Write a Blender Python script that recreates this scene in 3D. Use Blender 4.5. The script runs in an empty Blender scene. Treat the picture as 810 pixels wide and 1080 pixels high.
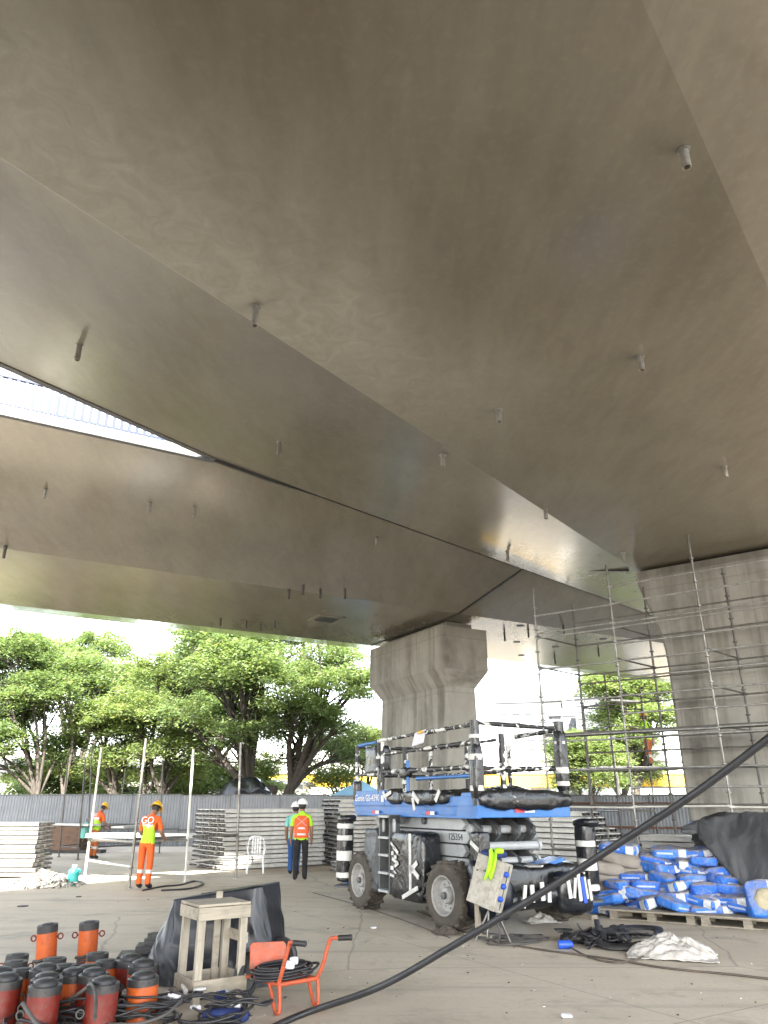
import bpy, bmesh, math, random
import numpy as np
from mathutils import Vector, Matrix, noise
PI = math.pi
R = math.radians
scene = bpy.context.scene
C = scene.collection
rnd = random.Random(7)

# ------------------------------------------------------------------ camera maths (photo 810 x 1080)
CAM = Vector((0, 0, 1.7)); F = 780.0; PITCH = math.atan(308 / 780)
cp, sp = math.cos(PITCH), math.sin(PITCH)
def ray(px, py):
    a = (px - 405) / F; u = (540 - py) / F
    return Vector((a, cp - u * sp, sp + u * cp))
def G(px, py, z=0.0):                 # where the line of sight meets the height z
    d = ray(px, py); t = (z - CAM.z) / d.z
    return CAM + d * t
def W(px, py, Y):                     # where the line of sight meets the distance Y
    d = ray(px, py); return CAM + d * (Y / d.y)

# ------------------------------------------------------------------ scene-graph helpers
def tag(o, label=None, cat=None, group=None, kind=None):
    if label: o['label'] = label
    if cat: o['category'] = cat
    if group: o['group'] = group
    if kind: o['kind'] = kind
    return o
def thing(name, label, cat, loc=(0, 0, 0), rotz=0, group=None):
    o = bpy.data.objects.new(name, None); C.objects.link(o)
    o.location = loc; o.rotation_euler = (0, 0, rotz); o.empty_display_size = 0.1
    return tag(o, label, cat, group)
def kids(o): return [c for c in bpy.data.objects if c.parent == o]
def dup(root, loc, rot, label=None, group=None, scale=None):
    r = root.copy(); C.objects.link(r); r.location = loc
    r.rotation_euler = rot if hasattr(rot, '__len__') else (0, 0, rot)
    if scale: r.scale = scale
    if label: r['label'] = label
    if group: r['group'] = group
    for ch in list(root.children):
        c = ch.copy(); C.objects.link(c); c.parent = r
        for g in list(ch.children):
            d = g.copy(); C.objects.link(d); d.parent = c
    return r

class MB:
    """collects shapes and links them as one mesh object"""
    def __init__(s): s.v = []; s.f = []; s.M = Matrix.Identity(4)
    def add(s, vs, fs, m=0, smooth=False):
        o = len(s.v); s.v += [s.M @ Vector(q) for q in vs]
        s.f += [(tuple(o + i for i in f), m, smooth) for f in fs]
    def box(s, c, d, rot=None, m=0, taper=1.0):
        x, y, z = d[0] / 2, d[1] / 2, d[2] / 2
        q = [(-x, -y, -z), (x, -y, -z), (x, y, -z), (-x, y, -z)] + [(a * taper, b * taper, z) for a, b in ((-x, -y), (x, -y), (x, y), (-x, y))]
        T = Matrix.Translation(c) @ (rot.to_4x4() if rot is not None else Matrix.Identity(4))
        s.add([T @ Vector(p) for p in q], [(3, 2, 1, 0), (4, 5, 6, 7), (0, 1, 5, 4), (1, 2, 6, 5), (2, 3, 7, 6), (3, 0, 4, 7)], m)
    def bar(s, a, b, w, h, up=(0, 0, 1), m=0):
        a, b = Vector(a), Vector(b); d = b - a; L = d.length; d.normalize()
        u = Vector(up)
        if abs(d.dot(u)) > .95: u = Vector((0, 1, 0))
        y = u.cross(d).normalized(); z = d.cross(y)
        s.box((a + b) / 2, (L, w, h), Matrix((d, y, z)).transposed(), m)
    def tube(s, path, r, n=8, m=0, caps=True, closed=False):
        P = [Vector(p) for p in path]; k = len(P)
        rs = r if hasattr(r, '__len__') else [r] * k
        vs = []; prev = None
        for i in range(k):
            if closed: d = P[(i + 1) % k] - P[i - 1]
            else: d = P[min(i + 1, k - 1)] - P[max(i - 1, 0)]
            if d.length < 1e-9: d = Vector((0, 0, 1))
            d.normalize()
            if prev is None:
                a = Vector((0, 0, 1)) if abs(d.z) < .9 else Vector((1, 0, 0))
                x = a.cross(d).normalized()
            else:
                x = prev - d * prev.dot(d)
                x = x.normalized() if x.length > 1e-6 else d.orthogonal().normalized()
            prev = x; y = d.cross(x)
            for j in range(n):
                t = 2 * PI * j / n
                vs.append(P[i] + (x * math.cos(t) + y * math.sin(t)) * rs[i])
        fs = []
        for i in range(k if closed else k - 1):
            i2 = (i + 1) % k
            for j in range(n):
                fs.append((i * n + j, i * n + (j + 1) % n, i2 * n + (j + 1) % n, i2 * n + j))
        s.add(vs, fs, m, True)
        if caps and not closed:
            s.add(vs[:n], [tuple(range(n))[::-1]], m); s.add(vs[-n:], [tuple(range(n))], m)
    def lathe(s, prof, n=24, m=0, c=(0, 0, 0), rot=None, smooth=True, ms=None):
        T = Matrix.Translation(c) @ (rot.to_4x4() if rot is not None else Matrix.Identity(4))
        vs = []
        for (r_, z) in prof:
            for j in range(n):
                t = 2 * PI * j / n; vs.append(T @ Vector((r_ * math.cos(t), r_ * math.sin(t), z)))
        for i in range(len(prof) - 1):
            a = vs[i * n:(i + 2) * n]
            # separate rings so hard profile corners stay crisp
            s.add(a, [(j, (j + 1) % n, n + (j + 1) % n, n + j) for j in range(n)], ms[i] if ms else m, smooth)
    def prism(s, pts, y0, y1, m=0, M=None):
        """polygon in x,z extruded along y"""
        n = len(pts)
        vs = [(p[0], y0, p[1]) for p in pts] + [(p[0], y1, p[1]) for p in pts]
        if M is not None: vs = [M @ Vector(v) for v in vs]
        fs = [tuple(range(n)), tuple(range(n, 2 * n))[::-1]] + [(i, n + i, n + (i + 1) % n, (i + 1) % n) for i in range(n)]
        s.add(vs, fs, m)
    def blob(s, c, d, e1=.5, e2=.5, nu=24, nv=14, amp=0., sc=3., seed=0, rot=None, m=0, amp2=0., sc2=9., flat=None):
        """superellipsoid with noise: sacks, wrapped parcels, heaps"""
        T = Matrix.Translation(c) @ (rot.to_4x4() if rot is not None else Matrix.Identity(4))
        def pw(a, e): return math.copysign(abs(a) ** e, a)
        vs = []
        off = Vector((seed * 7.3, seed * 3.1, seed * 5.7))
        for i in range(nv + 1):
            ph = -PI / 2 + PI * i / nv
            for j in range(nu):
                th = 2 * PI * j / nu
                p = Vector((d[0] / 2 * pw(math.cos(ph), e1) * pw(math.cos(th), e2), d[1] / 2 * pw(math.cos(ph), e1) * pw(math.sin(th), e2), d[2] / 2 * pw(math.sin(ph), e1)))
                q = p * sc + off
                k = noise.noise(q) * amp + (1 - abs(noise.noise(p * sc2 + off)) * 2.2) * amp2
                nn = Vector((p.x / d[0], p.y / d[1], p.z / d[2]))
                nn = nn.normalized() if nn.length > 0 else nn
                p = p + nn * k
                if flat is not None and p.z < flat: p.z = flat
                vs.append(T @ p)
        fs = []
        for i in range(nv):
            for j in range(nu):
                fs.append((i * nu + j, i * nu + (j + 1) % nu, (i + 1) * nu + (j + 1) % nu, (i + 1) * nu + j))
        s.add(vs, fs, m, True)
    def grid(s, fn, nu, nv, m=0, smooth=True):
        vs = [fn(i / nu, j / nv) for j in range(nv + 1) for i in range(nu + 1)]
        fs = [(j * (nu + 1) + i, j * (nu + 1) + i + 1, (j + 1) * (nu + 1) + i + 1, (j + 1) * (nu + 1) + i) for j in range(nv) for i in range(nu)]
        s.add(vs, fs, m, smooth)
    def mesh(s, name, mats):
        me = bpy.data.meshes.new(name)
        me.from_pydata([tuple(q) for q in s.v], [], [f[0] for f in s.f])
        me.polygons.foreach_set('material_index', [f[1] for f in s.f])
        me.polygons.foreach_set('use_smooth', [f[2] for f in s.f])
        for mt in (mats if isinstance(mats, (list, tuple)) else [mats]): me.materials.append(mt)
        me.update(); return me
    def build(s, name, mats, parent=None, bevel=0, weld=False, solid=0, sub=0):
        o = bpy.data.objects.new(name, s.mesh(name, mats)); C.objects.link(o)
        if parent is not None: o.parent = parent
        if weld: o.modifiers.new('w', 'WELD').merge_threshold = 1e-4
        if solid:
            q = o.modifiers.new('s', 'SOLIDIFY'); q.thickness = solid; q.offset = 0
        if sub:
            q = o.modifiers.new('u', 'SUBSURF'); q.levels = q.render_levels = sub
        if bevel:
            b = o.modifiers.new('b', 'BEVEL'); b.width = bevel; b.segments = 2; b.limit_method = 'ANGLE'; b.angle_limit = R(40)
        return o
def part(name, mats, parent, fn, **k):
    mb = MB(); fn(mb); return mb.build(name, mats, parent, **k)
def text_mesh(txt, size, m, name, parent, M, extrude=.002, bold=0):
    cu = bpy.data.curves.new('lettering', 'FONT'); cu.body = txt; cu.size = size; cu.extrude = extrude
    cu.offset = bold; cu.align_x = 'CENTER'; cu.align_y = 'CENTER'
    o = bpy.data.objects.new('lettering', cu); C.objects.link(o)
    dg = bpy.context.evaluated_depsgraph_get(); dg.update()
    me = bpy.data.meshes.new_from_object(o.evaluated_get(dg))
    bpy.data.objects.remove(o); bpy.data.curves.remove(cu)
    me.materials.clear(); me.materials.append(m)
    me.transform(M)
    t = bpy.data.objects.new(name, me); C.objects.link(t); t.parent = parent
    return t
def Rz(a): return Matrix.Rotation(a, 3, 'Z')
def Rx(a): return Matrix.Rotation(a, 3, 'X')
def Ry(a): return Matrix.Rotation(a, 3, 'Y')
def catmull(pts, n=8, closed=False):
    P = [Vector(p) for p in pts]; k = len(P); out = []
    rng = range(k if closed else k - 1)
    for i in rng:
        if closed: a, b, c, d = P[i - 1], P[i], P[(i + 1) % k], P[(i + 2) % k]
        else: a, b, c, d = P[max(i - 1, 0)], P[i], P[i + 1], P[min(i + 2, k - 1)]
        for j in range(n):
            t = j / n
            out.append(.5 * ((2 * b) + (c - a) * t + (2 * a - 5 * b + 4 * c - d) * t * t + (3 * b - a - 3 * c + d) * t ** 3))
    if not closed: out.append(P[-1])
    return out
NTH = ['first', 'second', 'third', 'fourth', 'fifth', 'sixth', 'seventh', 'eighth', 'ninth', 'tenth', 'eleventh', 'twelfth', 'thirteenth', 'fourteenth', 'fifteenth', 'sixteenth', 'seventeenth', 'eighteenth']

# ------------------------------------------------------------------ materials
class NT:
    def __init__(s, name):
        s.m = bpy.data.materials.new(name); s.m.use_nodes = True
        s.t = s.m.node_tree; s.b = s.t.nodes['Principled BSDF']; s.out = s.t.nodes['Material Output']
    def n(s, typ, **k):
        q = s.t.nodes.new(typ)
        for a, b in k.items():
            if a in q.inputs: q.inputs[a].default_value = b
            else: setattr(q, a, b)
        return q
    def l(s, a, b): s.t.links.new(a, b)
    def coord(s, kind='Object', scale=(1, 1, 1), rot=(0, 0, 0)):
        tc = s.n('ShaderNodeTexCoord'); mp = s.n('ShaderNodeMapping')
        mp.inputs['Scale'].default_value = scale; mp.inputs['Rotation'].default_value = rot
        s.l(tc.outputs[kind], mp.inputs['Vector']); return mp.outputs['Vector']
    def noise(s, vec, scale, detail=4, rough=.55, dist=0):
        q = s.n('ShaderNodeTexNoise', Scale=scale, Detail=detail, Roughness=rough, Distortion=dist)
        s.l(vec, q.inputs['Vector']); return q.outputs['Fac']
    def ramp(s, fac, stops):
        q = s.n('ShaderNodeValToRGB'); e = q.color_ramp.elements
        while len(e) < len(stops): e.new(.5)
        for i, (p, c) in enumerate(stops):
            e[i].position = p; e[i].color = (c, c, c, 1) if not hasattr(c, '__len__') else (*c, 1)
        s.l(fac, q.inputs['Fac']); return q.outputs['Color']
    def mix(s, fac, a, b, mode='MIX'):
        q = s.n('ShaderNodeMix', data_type='RGBA', blend_type=mode)
        for i, x in ((6, a), (7, b)):
            if hasattr(x, 'is_linked') or hasattr(x, 'links'): s.l(x, q.inputs[i])
            else: q.inputs[i].default_value = (*x, 1)
        if hasattr(fac, 'links'): s.l(fac, q.inputs[0])
        else: q.inputs[0].default_value = fac
        return q.outputs[2]
    def math(s, op, a, b=0.):
        q = s.n('ShaderNodeMath', operation=op)
        for i, x in ((0, a), (1, b)):
            if hasattr(x, 'links'): s.l(x, q.inputs[i])
            else: q.inputs[i].default_value = x
        return q.outputs[0]
    def bump(s, h, strength=.3, dist=.01, prev=None):
        q = s.n('ShaderNodeBump', Strength=strength, Distance=dist)
        s.l(h, q.inputs['Height'])
        if prev is not None: s.l(prev, q.inputs['Normal'])
        s.l(q.outputs['Normal'], s.b.inputs['Normal']); return q.outputs['Normal']
    def base(s, c):
        if hasattr(c, 'links'): s.l(c, s.b.inputs['Base Color'])
        else: s.b.inputs['Base Color'].default_value = (*c, 1)
    def rough(s, c):
        if hasattr(c, 'links'): s.l(c, s.b.inputs['Roughness'])
        else: s.b.inputs['Roughness'].default_value = c
def mk(name, c1, c2=None, scale=6, rough=.6, metal=0., bump=0., bscale=40, dirt=None, dirt_amt=.5, coat=0., stretch=(1, 1, 1), bdist=.01):
    t = NT(name); v = t.coord('Object', stretch)
    c2 = c2 or tuple(x * .8 for x in c1)
    col = t.mix(t.ramp(t.noise(v, scale, 5, .6), [(.35, 0), (.65, 1)]), c1, c2)
    if dirt: col = t.mix(t.math('MULTIPLY', t.ramp(t.noise(v, scale * 2.7, 6, .7), [(.48, 0), (.66, 1)]), dirt_amt), col, dirt)
    t.base(col)
    t.rough(t.ramp(t.noise(v, scale * 1.7, 3), [(.3, max(rough - .1, .05)), (.7, min(rough + .12, 1))]))
    t.b.inputs['Metallic'].default_value = metal
    if coat: t.b.inputs['Coat Weight'].default_value = coat
    if bump: t.bump(t.noise(v, bscale, 4), bump, bdist)
    return t.m
M = {}
def soffit_mat(edge=False):
    t = NT('smooth coated concrete')
    v = t.coord('Object'); vs = t.coord('Object', (1.5, .4, 1), (0, 0, R(52)))
    n1 = t.noise(v, .2, 3, .5); n2 = t.noise(vs, 1.1, 4, .55, .3); n3 = t.noise(vs, 3.5, 3, .6, .3); n5 = t.noise(v, .45, 4, .55, .3); n6 = t.noise(v, 9, 5, .7)
    c = t.mix(t.ramp(n1, [(.25, 0), (.75, 1)]), (.195, .176, .138), (.168, .150, .115))
    c = t.mix(t.math('MULTIPLY', t.ramp(n2, [(.35, 0), (.75, 1)]), .5), c, (.235, .218, .178))
    c = t.mix(t.math('MULTIPLY', t.ramp(n5, [(.42, 0), (.75, 1)]), .42), c, (.128, .113, .086))
    c = t.mix(t.math('MULTIPLY', t.ramp(n3, [(.42, 0), (.72, 1)]), .30), c, (.115, .102, .08))
    c = t.mix(t.math('MULTIPLY', t.ramp(n6, [(.5, 0), (.75, 1)]), .25), c, (.27, .25, .21))
    # faint formwork joints across and along the deck
    sx = t.n('ShaderNodeSeparateXYZ'); t.l(t.coord('Object', (1, 1, 1), (0, 0, R(52.4))), sx.inputs[0])
    fr = t.math('FRACT', t.math('MULTIPLY', sx.outputs['X'], .21)); ln = t.ramp(fr, [(0, 1), (.0035, 0)])
    fr2 = t.math('FRACT', t.math('MULTIPLY', sx.outputs['Y'], .40)); ln2 = t.ramp(fr2, [(0, 1), (.005, 0)])
    c = t.mix(t.math('MULTIPLY', t.math('MAXIMUM', ln, ln2), .16), c, (.09, .08, .062))
    rg = t.ramp(n2, [(.25, .165), (.75, .215)])
    if edge:      # scuffed cement by the soffit fold, reflected sunlight painted in as paler band
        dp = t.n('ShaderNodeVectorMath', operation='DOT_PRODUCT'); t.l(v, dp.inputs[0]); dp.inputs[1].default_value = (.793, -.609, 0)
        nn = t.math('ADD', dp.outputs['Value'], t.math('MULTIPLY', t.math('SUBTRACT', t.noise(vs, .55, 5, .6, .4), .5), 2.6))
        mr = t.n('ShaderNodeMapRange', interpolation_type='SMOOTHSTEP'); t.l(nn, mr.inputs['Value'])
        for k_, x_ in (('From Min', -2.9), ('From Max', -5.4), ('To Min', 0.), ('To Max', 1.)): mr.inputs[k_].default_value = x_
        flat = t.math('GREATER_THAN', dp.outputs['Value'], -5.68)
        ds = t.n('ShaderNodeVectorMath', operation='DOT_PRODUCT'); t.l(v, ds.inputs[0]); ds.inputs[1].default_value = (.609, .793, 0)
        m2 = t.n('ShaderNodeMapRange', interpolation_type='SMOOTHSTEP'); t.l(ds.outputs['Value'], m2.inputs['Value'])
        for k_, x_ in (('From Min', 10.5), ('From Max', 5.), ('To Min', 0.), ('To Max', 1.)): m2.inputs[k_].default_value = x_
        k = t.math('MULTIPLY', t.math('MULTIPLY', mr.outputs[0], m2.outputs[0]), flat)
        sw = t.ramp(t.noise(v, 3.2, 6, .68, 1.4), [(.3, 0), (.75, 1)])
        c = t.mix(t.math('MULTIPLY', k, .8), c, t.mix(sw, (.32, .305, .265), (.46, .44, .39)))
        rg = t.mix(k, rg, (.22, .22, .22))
    t.base(c)
    t.rough(rg)
    t.b.inputs['Specular IOR Level'].default_value = .75
    nb = t.bump(t.noise(v, .6, 2, .4), .10, .05)
    nb = t.bump(n2, .07, .014, nb)
    return t.m
def pier_mat():
    t = NT('weathered board concrete')
    v = t.coord('Object'); vs = t.coord('Object', (1.5, .25, .11)); vd = t.coord('Object', (3.2, .4, .16))
    n1 = t.noise(v, .7, 5, .6); n2 = t.noise(vs, 1.3, 5, .62, .3); n3 = t.noise(v, 3.5, 4, .6); n4 = t.noise(vd, 1.1, 5, .6, .2); n5 = t.noise(v, .33, 3, .5)
    c = t.mix(t.ramp(n1, [(.35, 0), (.65, 1)]), (.335, .325, .295), (.235, .227, .205))
    c = t.mix(t.math('MULTIPLY', t.ramp(n2, [(.46, 0), (.62, 1)]), .78), c, (.105, .096, .08))
    c = t.mix(t.math('MULTIPLY', t.ramp(n4, [(.54, 0), (.68, 1)]), .6), c, (.085, .076, .062))
    c = t.mix(t.math('MULTIPLY', t.ramp(n3, [(.45, 0), (.75, 1)]), .35), c, (.36, .355, .335))
    c = t.mix(t.math('MULTIPLY', t.ramp(n5, [(.5, 0), (.56, 1)]), .25), c, (.35, .345, .33))
    sx = t.n('ShaderNodeSeparateXYZ'); t.l(v, sx.inputs[0])
    wz = t.math('ADD', t.math('MULTIPLY', sx.outputs['Z'], .62), t.math('MULTIPLY', t.noise(v, .8, 2), .03))
    ln = t.ramp(t.math('FRACT', wz), [(0, 1), (.022, 0)])
    ln2 = t.ramp(t.math('FRACT', t.math('MULTIPLY', sx.outputs['X'], .84)), [(0, 1), (.012, 0)])
    c = t.mix(t.math('MULTIPLY', t.math('MAXIMUM', ln, ln2), .5), c, (.12, .11, .095))
    t.base(c); t.rough(.8); t.bump(n3, .3, .02)
    return t.m
def ground_mat():
    t = NT('worn concrete slab')
    v = t.coord('Object'); vs = t.coord('Object', (.35, 1, 1), (0, 0, R(-14)))
    n1 = t.noise(v, .22, 6, .62); n2 = t.noise(vs, .9, 7, .68, .5); n3 = t.noise(v, 14, 5, .65); n4 = t.noise(v, 1.1, 7, .7, .4); n7 = t.noise(t.coord('Object', (.16, 1.5, 1), (0, 0, R(38))), 1.6, 6, .65, .2)
    c = t.mix(t.ramp(n1, [(.35, 0), (.65, 1)]), (.57, .51, .415), (.48, .425, .34))
    c = t.mix(t.math('MULTIPLY', t.ramp(n2, [(.45, 0), (.7, 1)]), .55), c, (.64, .58, .48))
    c = t.mix(t.math('MULTIPLY', t.ramp(n4, [(.54, 0), (.68, 1)]), .6), c, (.26, .235, .195))
    c = t.mix(t.math('MULTIPLY', t.ramp(n3, [(.52, 0), (.75, 1)]), .35), c, (.25, .23, .20))
    c = t.mix(t.math('MULTIPLY', t.ramp(n7, [(.54, 0), (.68, 1)]), .5), c, (.27, .245, .205))
    br = t.n('ShaderNodeTexBrick', Scale=1., offset=0., squash=1.)
    br.inputs['Mortar Size'].default_value = .006; br.inputs['Brick Width'].default_value = 6.; br.inputs['Row Height'].default_value = 5.
    vb = t.coord('Object', (1, 1, 1), (0, 0, R(-31))); t.l(vb, br.inputs['Vector'])
    c = t.mix(t.math('MULTIPLY', br.outputs['Fac'], .7), c, (.12, .11, .10))
    vo = t.n('ShaderNodeTexVoronoi', feature='DISTANCE_TO_EDGE', Scale=.23); 
    wob = t.n('ShaderNodeTexNoise', Scale=1.1, Detail=5); t.l(v, wob.inputs['Vector'])
    ad = t.n('ShaderNodeMix', data_type='VECTOR'); ad.inputs[0].default_value = .22; t.l(v, ad.inputs[4]); t.l(wob.outputs['Color'], ad.inputs[5])
    t.l(ad.outputs[1], vo.inputs['Vector'])
    crack = t.ramp(vo.outputs['Distance'], [(0, 1), (.0035, 0)])
    c = t.mix(t.math('MULTIPLY', crack, .5), c, (.14, .13, .115))
    t.base(c); t.rough(t.ramp(n2, [(.3, .55), (.7, .8)])); t.bump(n3, .35, .01)
    return t.m
def leaf_mat(name, a, b, c):
    t = NT(name)
    g = t.n('ShaderNodeNewGeometry')
    col = t.ramp(g.outputs['Random Per Island'], [(0, a), (.55, b), (.93, c), (1, (.19, .12, .05))])
    nz = t.noise(t.coord('Object'), .45, 3)
    col = t.mix(t.ramp(nz, [(.38, 0), (.62, .6)]), col, tuple(x * .7 for x in a))
    t.base(col); t.rough(.5)
    tr = t.n('ShaderNodeBsdfTranslucent'); mx = t.n('ShaderNodeMixShader'); mx.inputs[0].default_value = .52
    br = t.mix(1., col, (1.5, 1.5, .8), 'MULTIPLY'); t.l(br, tr.inputs['Color'])
    t.l(t.b.outputs[0], mx.inputs[1]); t.l(tr.outputs[0], mx.inputs[2]); t.l(mx.outputs[0], t.out.inputs['Surface'])
    return t.m
def taped_mat():
    t = NT('black wrap with white tape bands')
    v = t.coord('Object')
    n = t.noise(v, 7.5, 2, .5, .6)
    c = t.mix(t.ramp(n, [(.545, 0), (.56, 1)]), (.012, .012, .014), (.62, .62, .60))
    t.base(c); t.rough(.4); t.bump(t.noise(v, 18, 4), .7, .02)
    return t.m
def wrap_mat(name, col, rough=.28, sc=2.0, st=.3):
    t = NT(name); v = t.coord('Object', (1, 1, .55))
    t.base(t.mix(t.ramp(t.noise(v, 1.5, 4), [(.4, 0), (.6, 1)]), col, tuple(x * .8 for x in col)))
    t.rough(rough)
    a = t.noise(v, sc, 3, .45, 1.8)
    rid = t.math('ABSOLUTE', t.math('SUBTRACT', a, .5))
    b = t.noise(v, sc * 2.7, 3, .5, 1.2); rid2 = t.math('ABSOLUTE', t.math('SUBTRACT', b, .5))
    t.bump(t.math('ADD', rid, t.math('MULTIPLY', rid2, .35)), st, .12)
    return t.m
def fence_mat():
    t = NT('grey painted corrugated sheet'); v = t.coord('Object')
    sx = t.n('ShaderNodeSeparateXYZ'); t.l(v, sx.inputs[0])
    n = t.noise(v, 2.2, 5, .6)
    c = t.mix(t.ramp(n, [(.35, 0), (.7, 1)]), (.165, .18, .20), (.215, .23, .25))
    st = t.noise(t.coord('Object', (5, 5, .4)), 2.5, 5, .6)
    c = t.mix(t.math('MULTIPLY', t.ramp(st, [(.55, 0), (.75, 1)]), .5), c, (.27, .275, .28))
    t.base(c); t.rough(.5); return t.m
def wood_mat(name, a, b, axis=(1, 12, 12)):
    t = NT(name); v = t.coord('Object', axis)
    n = t.noise(v, 2.2, 6, .65, .5); n2 = t.noise(t.coord('Object'), 5, 5)
    c = t.mix(t.ramp(n, [(.35, 0), (.65, 1)]), a, b)
    c = t.mix(t.math('MULTIPLY', t.ramp(n2, [(.52, 0), (.7, 1)]), .45), c, tuple(x * .45 for x in b))
    t.base(c); t.rough(.8); t.bump(n, .4, .008); return t.m
def bag_mat():
    t = NT('blue printed paper sack')
    g = t.coord('Generated'); v = t.coord('Object')
    sx = t.n('ShaderNodeSeparateXYZ'); t.l(g, sx.inputs[0])
    oi = t.n('ShaderNodeObjectInfo')
    blue = t.mix(oi.outputs['Random'], (.018, .125, .56), (.035, .19, .66))
    def band(o, lo, hi): return t.math('MULTIPLY', t.math('GREATER_THAN', o, lo), t.math('LESS_THAN', o, hi))
    # white emblem square near each end plus a thin white print line
    sq = t.math('MULTIPLY', band(sx.outputs['X'], .74, .90), band(sx.outputs['Y'], .30, .74))
    inner = t.math('MULTIPLY', band(sx.outputs['X'], .78, .86), band(sx.outputs['Y'], .42, .62))
    e1 = t.math('MULTIPLY', t.math('GREATER_THAN', sx.outputs['X'], .90), band(sx.outputs['Y'], .12, .5))
    e2 = t.math('MULTIPLY', t.math('LESS_THAN', sx.outputs['Y'], .10), band(sx.outputs['X'], .70, .90))
    e3 = t.math('MULTIPLY', t.math('MULTIPLY', t.math('LESS_THAN', sx.outputs['Y'], .12), band(sx.outputs['X'], .12, .55)), band(sx.outputs['Z'], .42, .56))
    wm = t.math('MAXIMUM', t.math('MAXIMUM', e1, e2), t.math('MAXIMUM', t.math('SUBTRACT', sq, inner), t.math('MULTIPLY', e3, .6)))
    c = t.mix(wm, blue, (.66, .69, .72))
    geo = t.n('ShaderNodeNewGeometry'); nz = t.n('ShaderNodeSeparateXYZ'); t.l(geo.outputs['Normal'], nz.inputs[0])
    oc = t.n('ShaderNodeVectorMath', operation='ADD'); t.l(v, oc.inputs[0]); t.l(oi.outputs['Location'], oc.inputs[1]); ov = oc.outputs[0]
    dust = t.math('MULTIPLY', t.ramp(nz.outputs['Z'], [(.35, 0), (.9, 1)]), t.ramp(t.noise(ov, 3.2, 6, .7), [(.34, 0), (.52, 1)]))
    w3 = t.noise(ov, 7, 6, .72)
    c = t.mix(t.math('MULTIPLY', dust, .85), c, (.33, .295, .245))
    c = t.mix(t.math('MULTIPLY', t.ramp(w3, [(.49, 0), (.66, 1)]), .6), c, (.34, .32, .29))
    t.base(c); t.rough(.6)
    a = t.noise(ov, 5.5, 4, .5, 1.2); rid = t.math('ABSOLUTE', t.math('SUBTRACT', a, .5))
    t.bump(rid, .7, .08); return t.m
def bark_mat():
    t = NT('bark'); v = t.coord('Object', (4, 4, .8)); n = t.noise(v, 3, 6, .7)
    t.base(t.mix(t.ramp(n, [(.35, 0), (.65, 1)]), (.028, .023, .019), (.075, .064, .052))); t.rough(.9); t.bump(n, .8, .03); return t.m

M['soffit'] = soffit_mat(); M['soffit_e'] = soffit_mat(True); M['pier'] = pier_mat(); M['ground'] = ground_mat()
M['fence'] = fence_mat(); M['bark'] = bark_mat(); M['earth'] = mk('dry earth and asphalt', (.055, .052, .047), (.042, .04, .036), .3, .9, 0, .3, 6); M['bag'] = bag_mat(); M['taped'] = taped_mat()
M['leaf1'] = leaf_mat('feathery leaves', (.105, .16, .07), (.165, .23, .10), (.225, .285, .14))
M['leaf2'] = leaf_mat('bluish leaves', (.13, .19, .09), (.205, .275, .13), (.28, .345, .19))
M['leaf3'] = leaf_mat('yellow green leaves', (.125, .18, .07), (.19, .25, .11), (.26, .305, .15))
M['wrap'] = wrap_mat('black plastic film', (.014, .015, .018), .25)
M['wrapg'] = wrap_mat('dull grey plastic film', (.055, .06, .068), .42)
M['sheet'] = wrap_mat('dark blue black sheeting', (.004, .006, .013), .34, 1.0, .10)
M['tarp'] = wrap_mat('dusty grey tarpaulin', (.078, .083, .09), .6)
M['pallet'] = wood_mat('dusty grey pallet wood', (.33, .30, .25), (.22, .195, .155))
M['white_cloth'] = wrap_mat('dirty white sheeting', (.56, .535, .50), .5, 5., .3)
M['tape'] = mk('white tape', (.62, .62, .60), (.5, .5, .48), 8, .45)
M['alu'] = mk('dull aluminium', (.60, .595, .57), (.47, .46, .435), 3, .45, .3, .1, 12, (.27, .25, .21), .35)
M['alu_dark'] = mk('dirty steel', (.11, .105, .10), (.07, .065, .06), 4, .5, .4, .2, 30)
M['hookgr'] = mk('scuffed steel hooks', (.16, .155, .15), (.08, .08, .08), 9, .5, .3)
M['hookblk'] = mk('black steel hooks', (.025, .025, .027), None, 6, .5)
M['galv'] = mk('galvanised tube', (.22, .22, .21), (.14, .135, .125), 5, .42, .7, 0, 30, (.14, .10, .07), .5)
M['dtube'] = mk('dark rusty tube', (.075, .065, .06), (.13, .10, .08), 5, .6, .3)
M['wtube'] = mk('white painted tube', (.62, .61, .57), (.5, .49, .45), 5, .5)
M['blue'] = mk('blue machine paint', (.018, .15, .46), (.014, .12, .38), 3, .38, 0, 0, 30, (.10, .10, .10), .3)
M['grey'] = mk('light grey machine paint', (.40, .42, .435), (.35, .365, .375), 2.5, .42, 0, 0, 30, (.22, .21, .20), .35)
M['dgrey'] = mk('dark grey paint', (.09, .095, .10), (.065, .07, .075), 4, .5, 0, 0, 30, (.2, .18, .15), .3)
M['black'] = mk('black steel', (.018, .018, .02), (.03, .03, .03), 5, .5)
M['tyre'] = mk('dusty rubber', (.045, .040, .034), (.085, .072, .058), 5, .85, 0, .3, 30)
M['rim'] = mk('grey wheel rim', (.36, .36, .355), (.28, .275, .265), 6, .5, 0, 0, 30, (.18, .15, .12), .5)
M['orange'] = mk('orange enamel', (.50, .095, .012), (.42, .07, .010), 6, .42, 0, .1, 40, (.10, .045, .025), .55)
M['red'] = mk('worn red enamel', (.17, .012, .006), (.12, .010, .006), 7, .42, 0, .1, 40, (.12, .06, .04), .55)
M['collar'] = mk('scuffed steel collar', (.05, .05, .053), (.03, .03, .032), 4, .42, .4, .05, 40, (.10, .09, .08), .5)
M['saddle'] = mk('grey steel saddle', (.055, .057, .062), (.04, .042, .047), 4, .42, .5)
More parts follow.
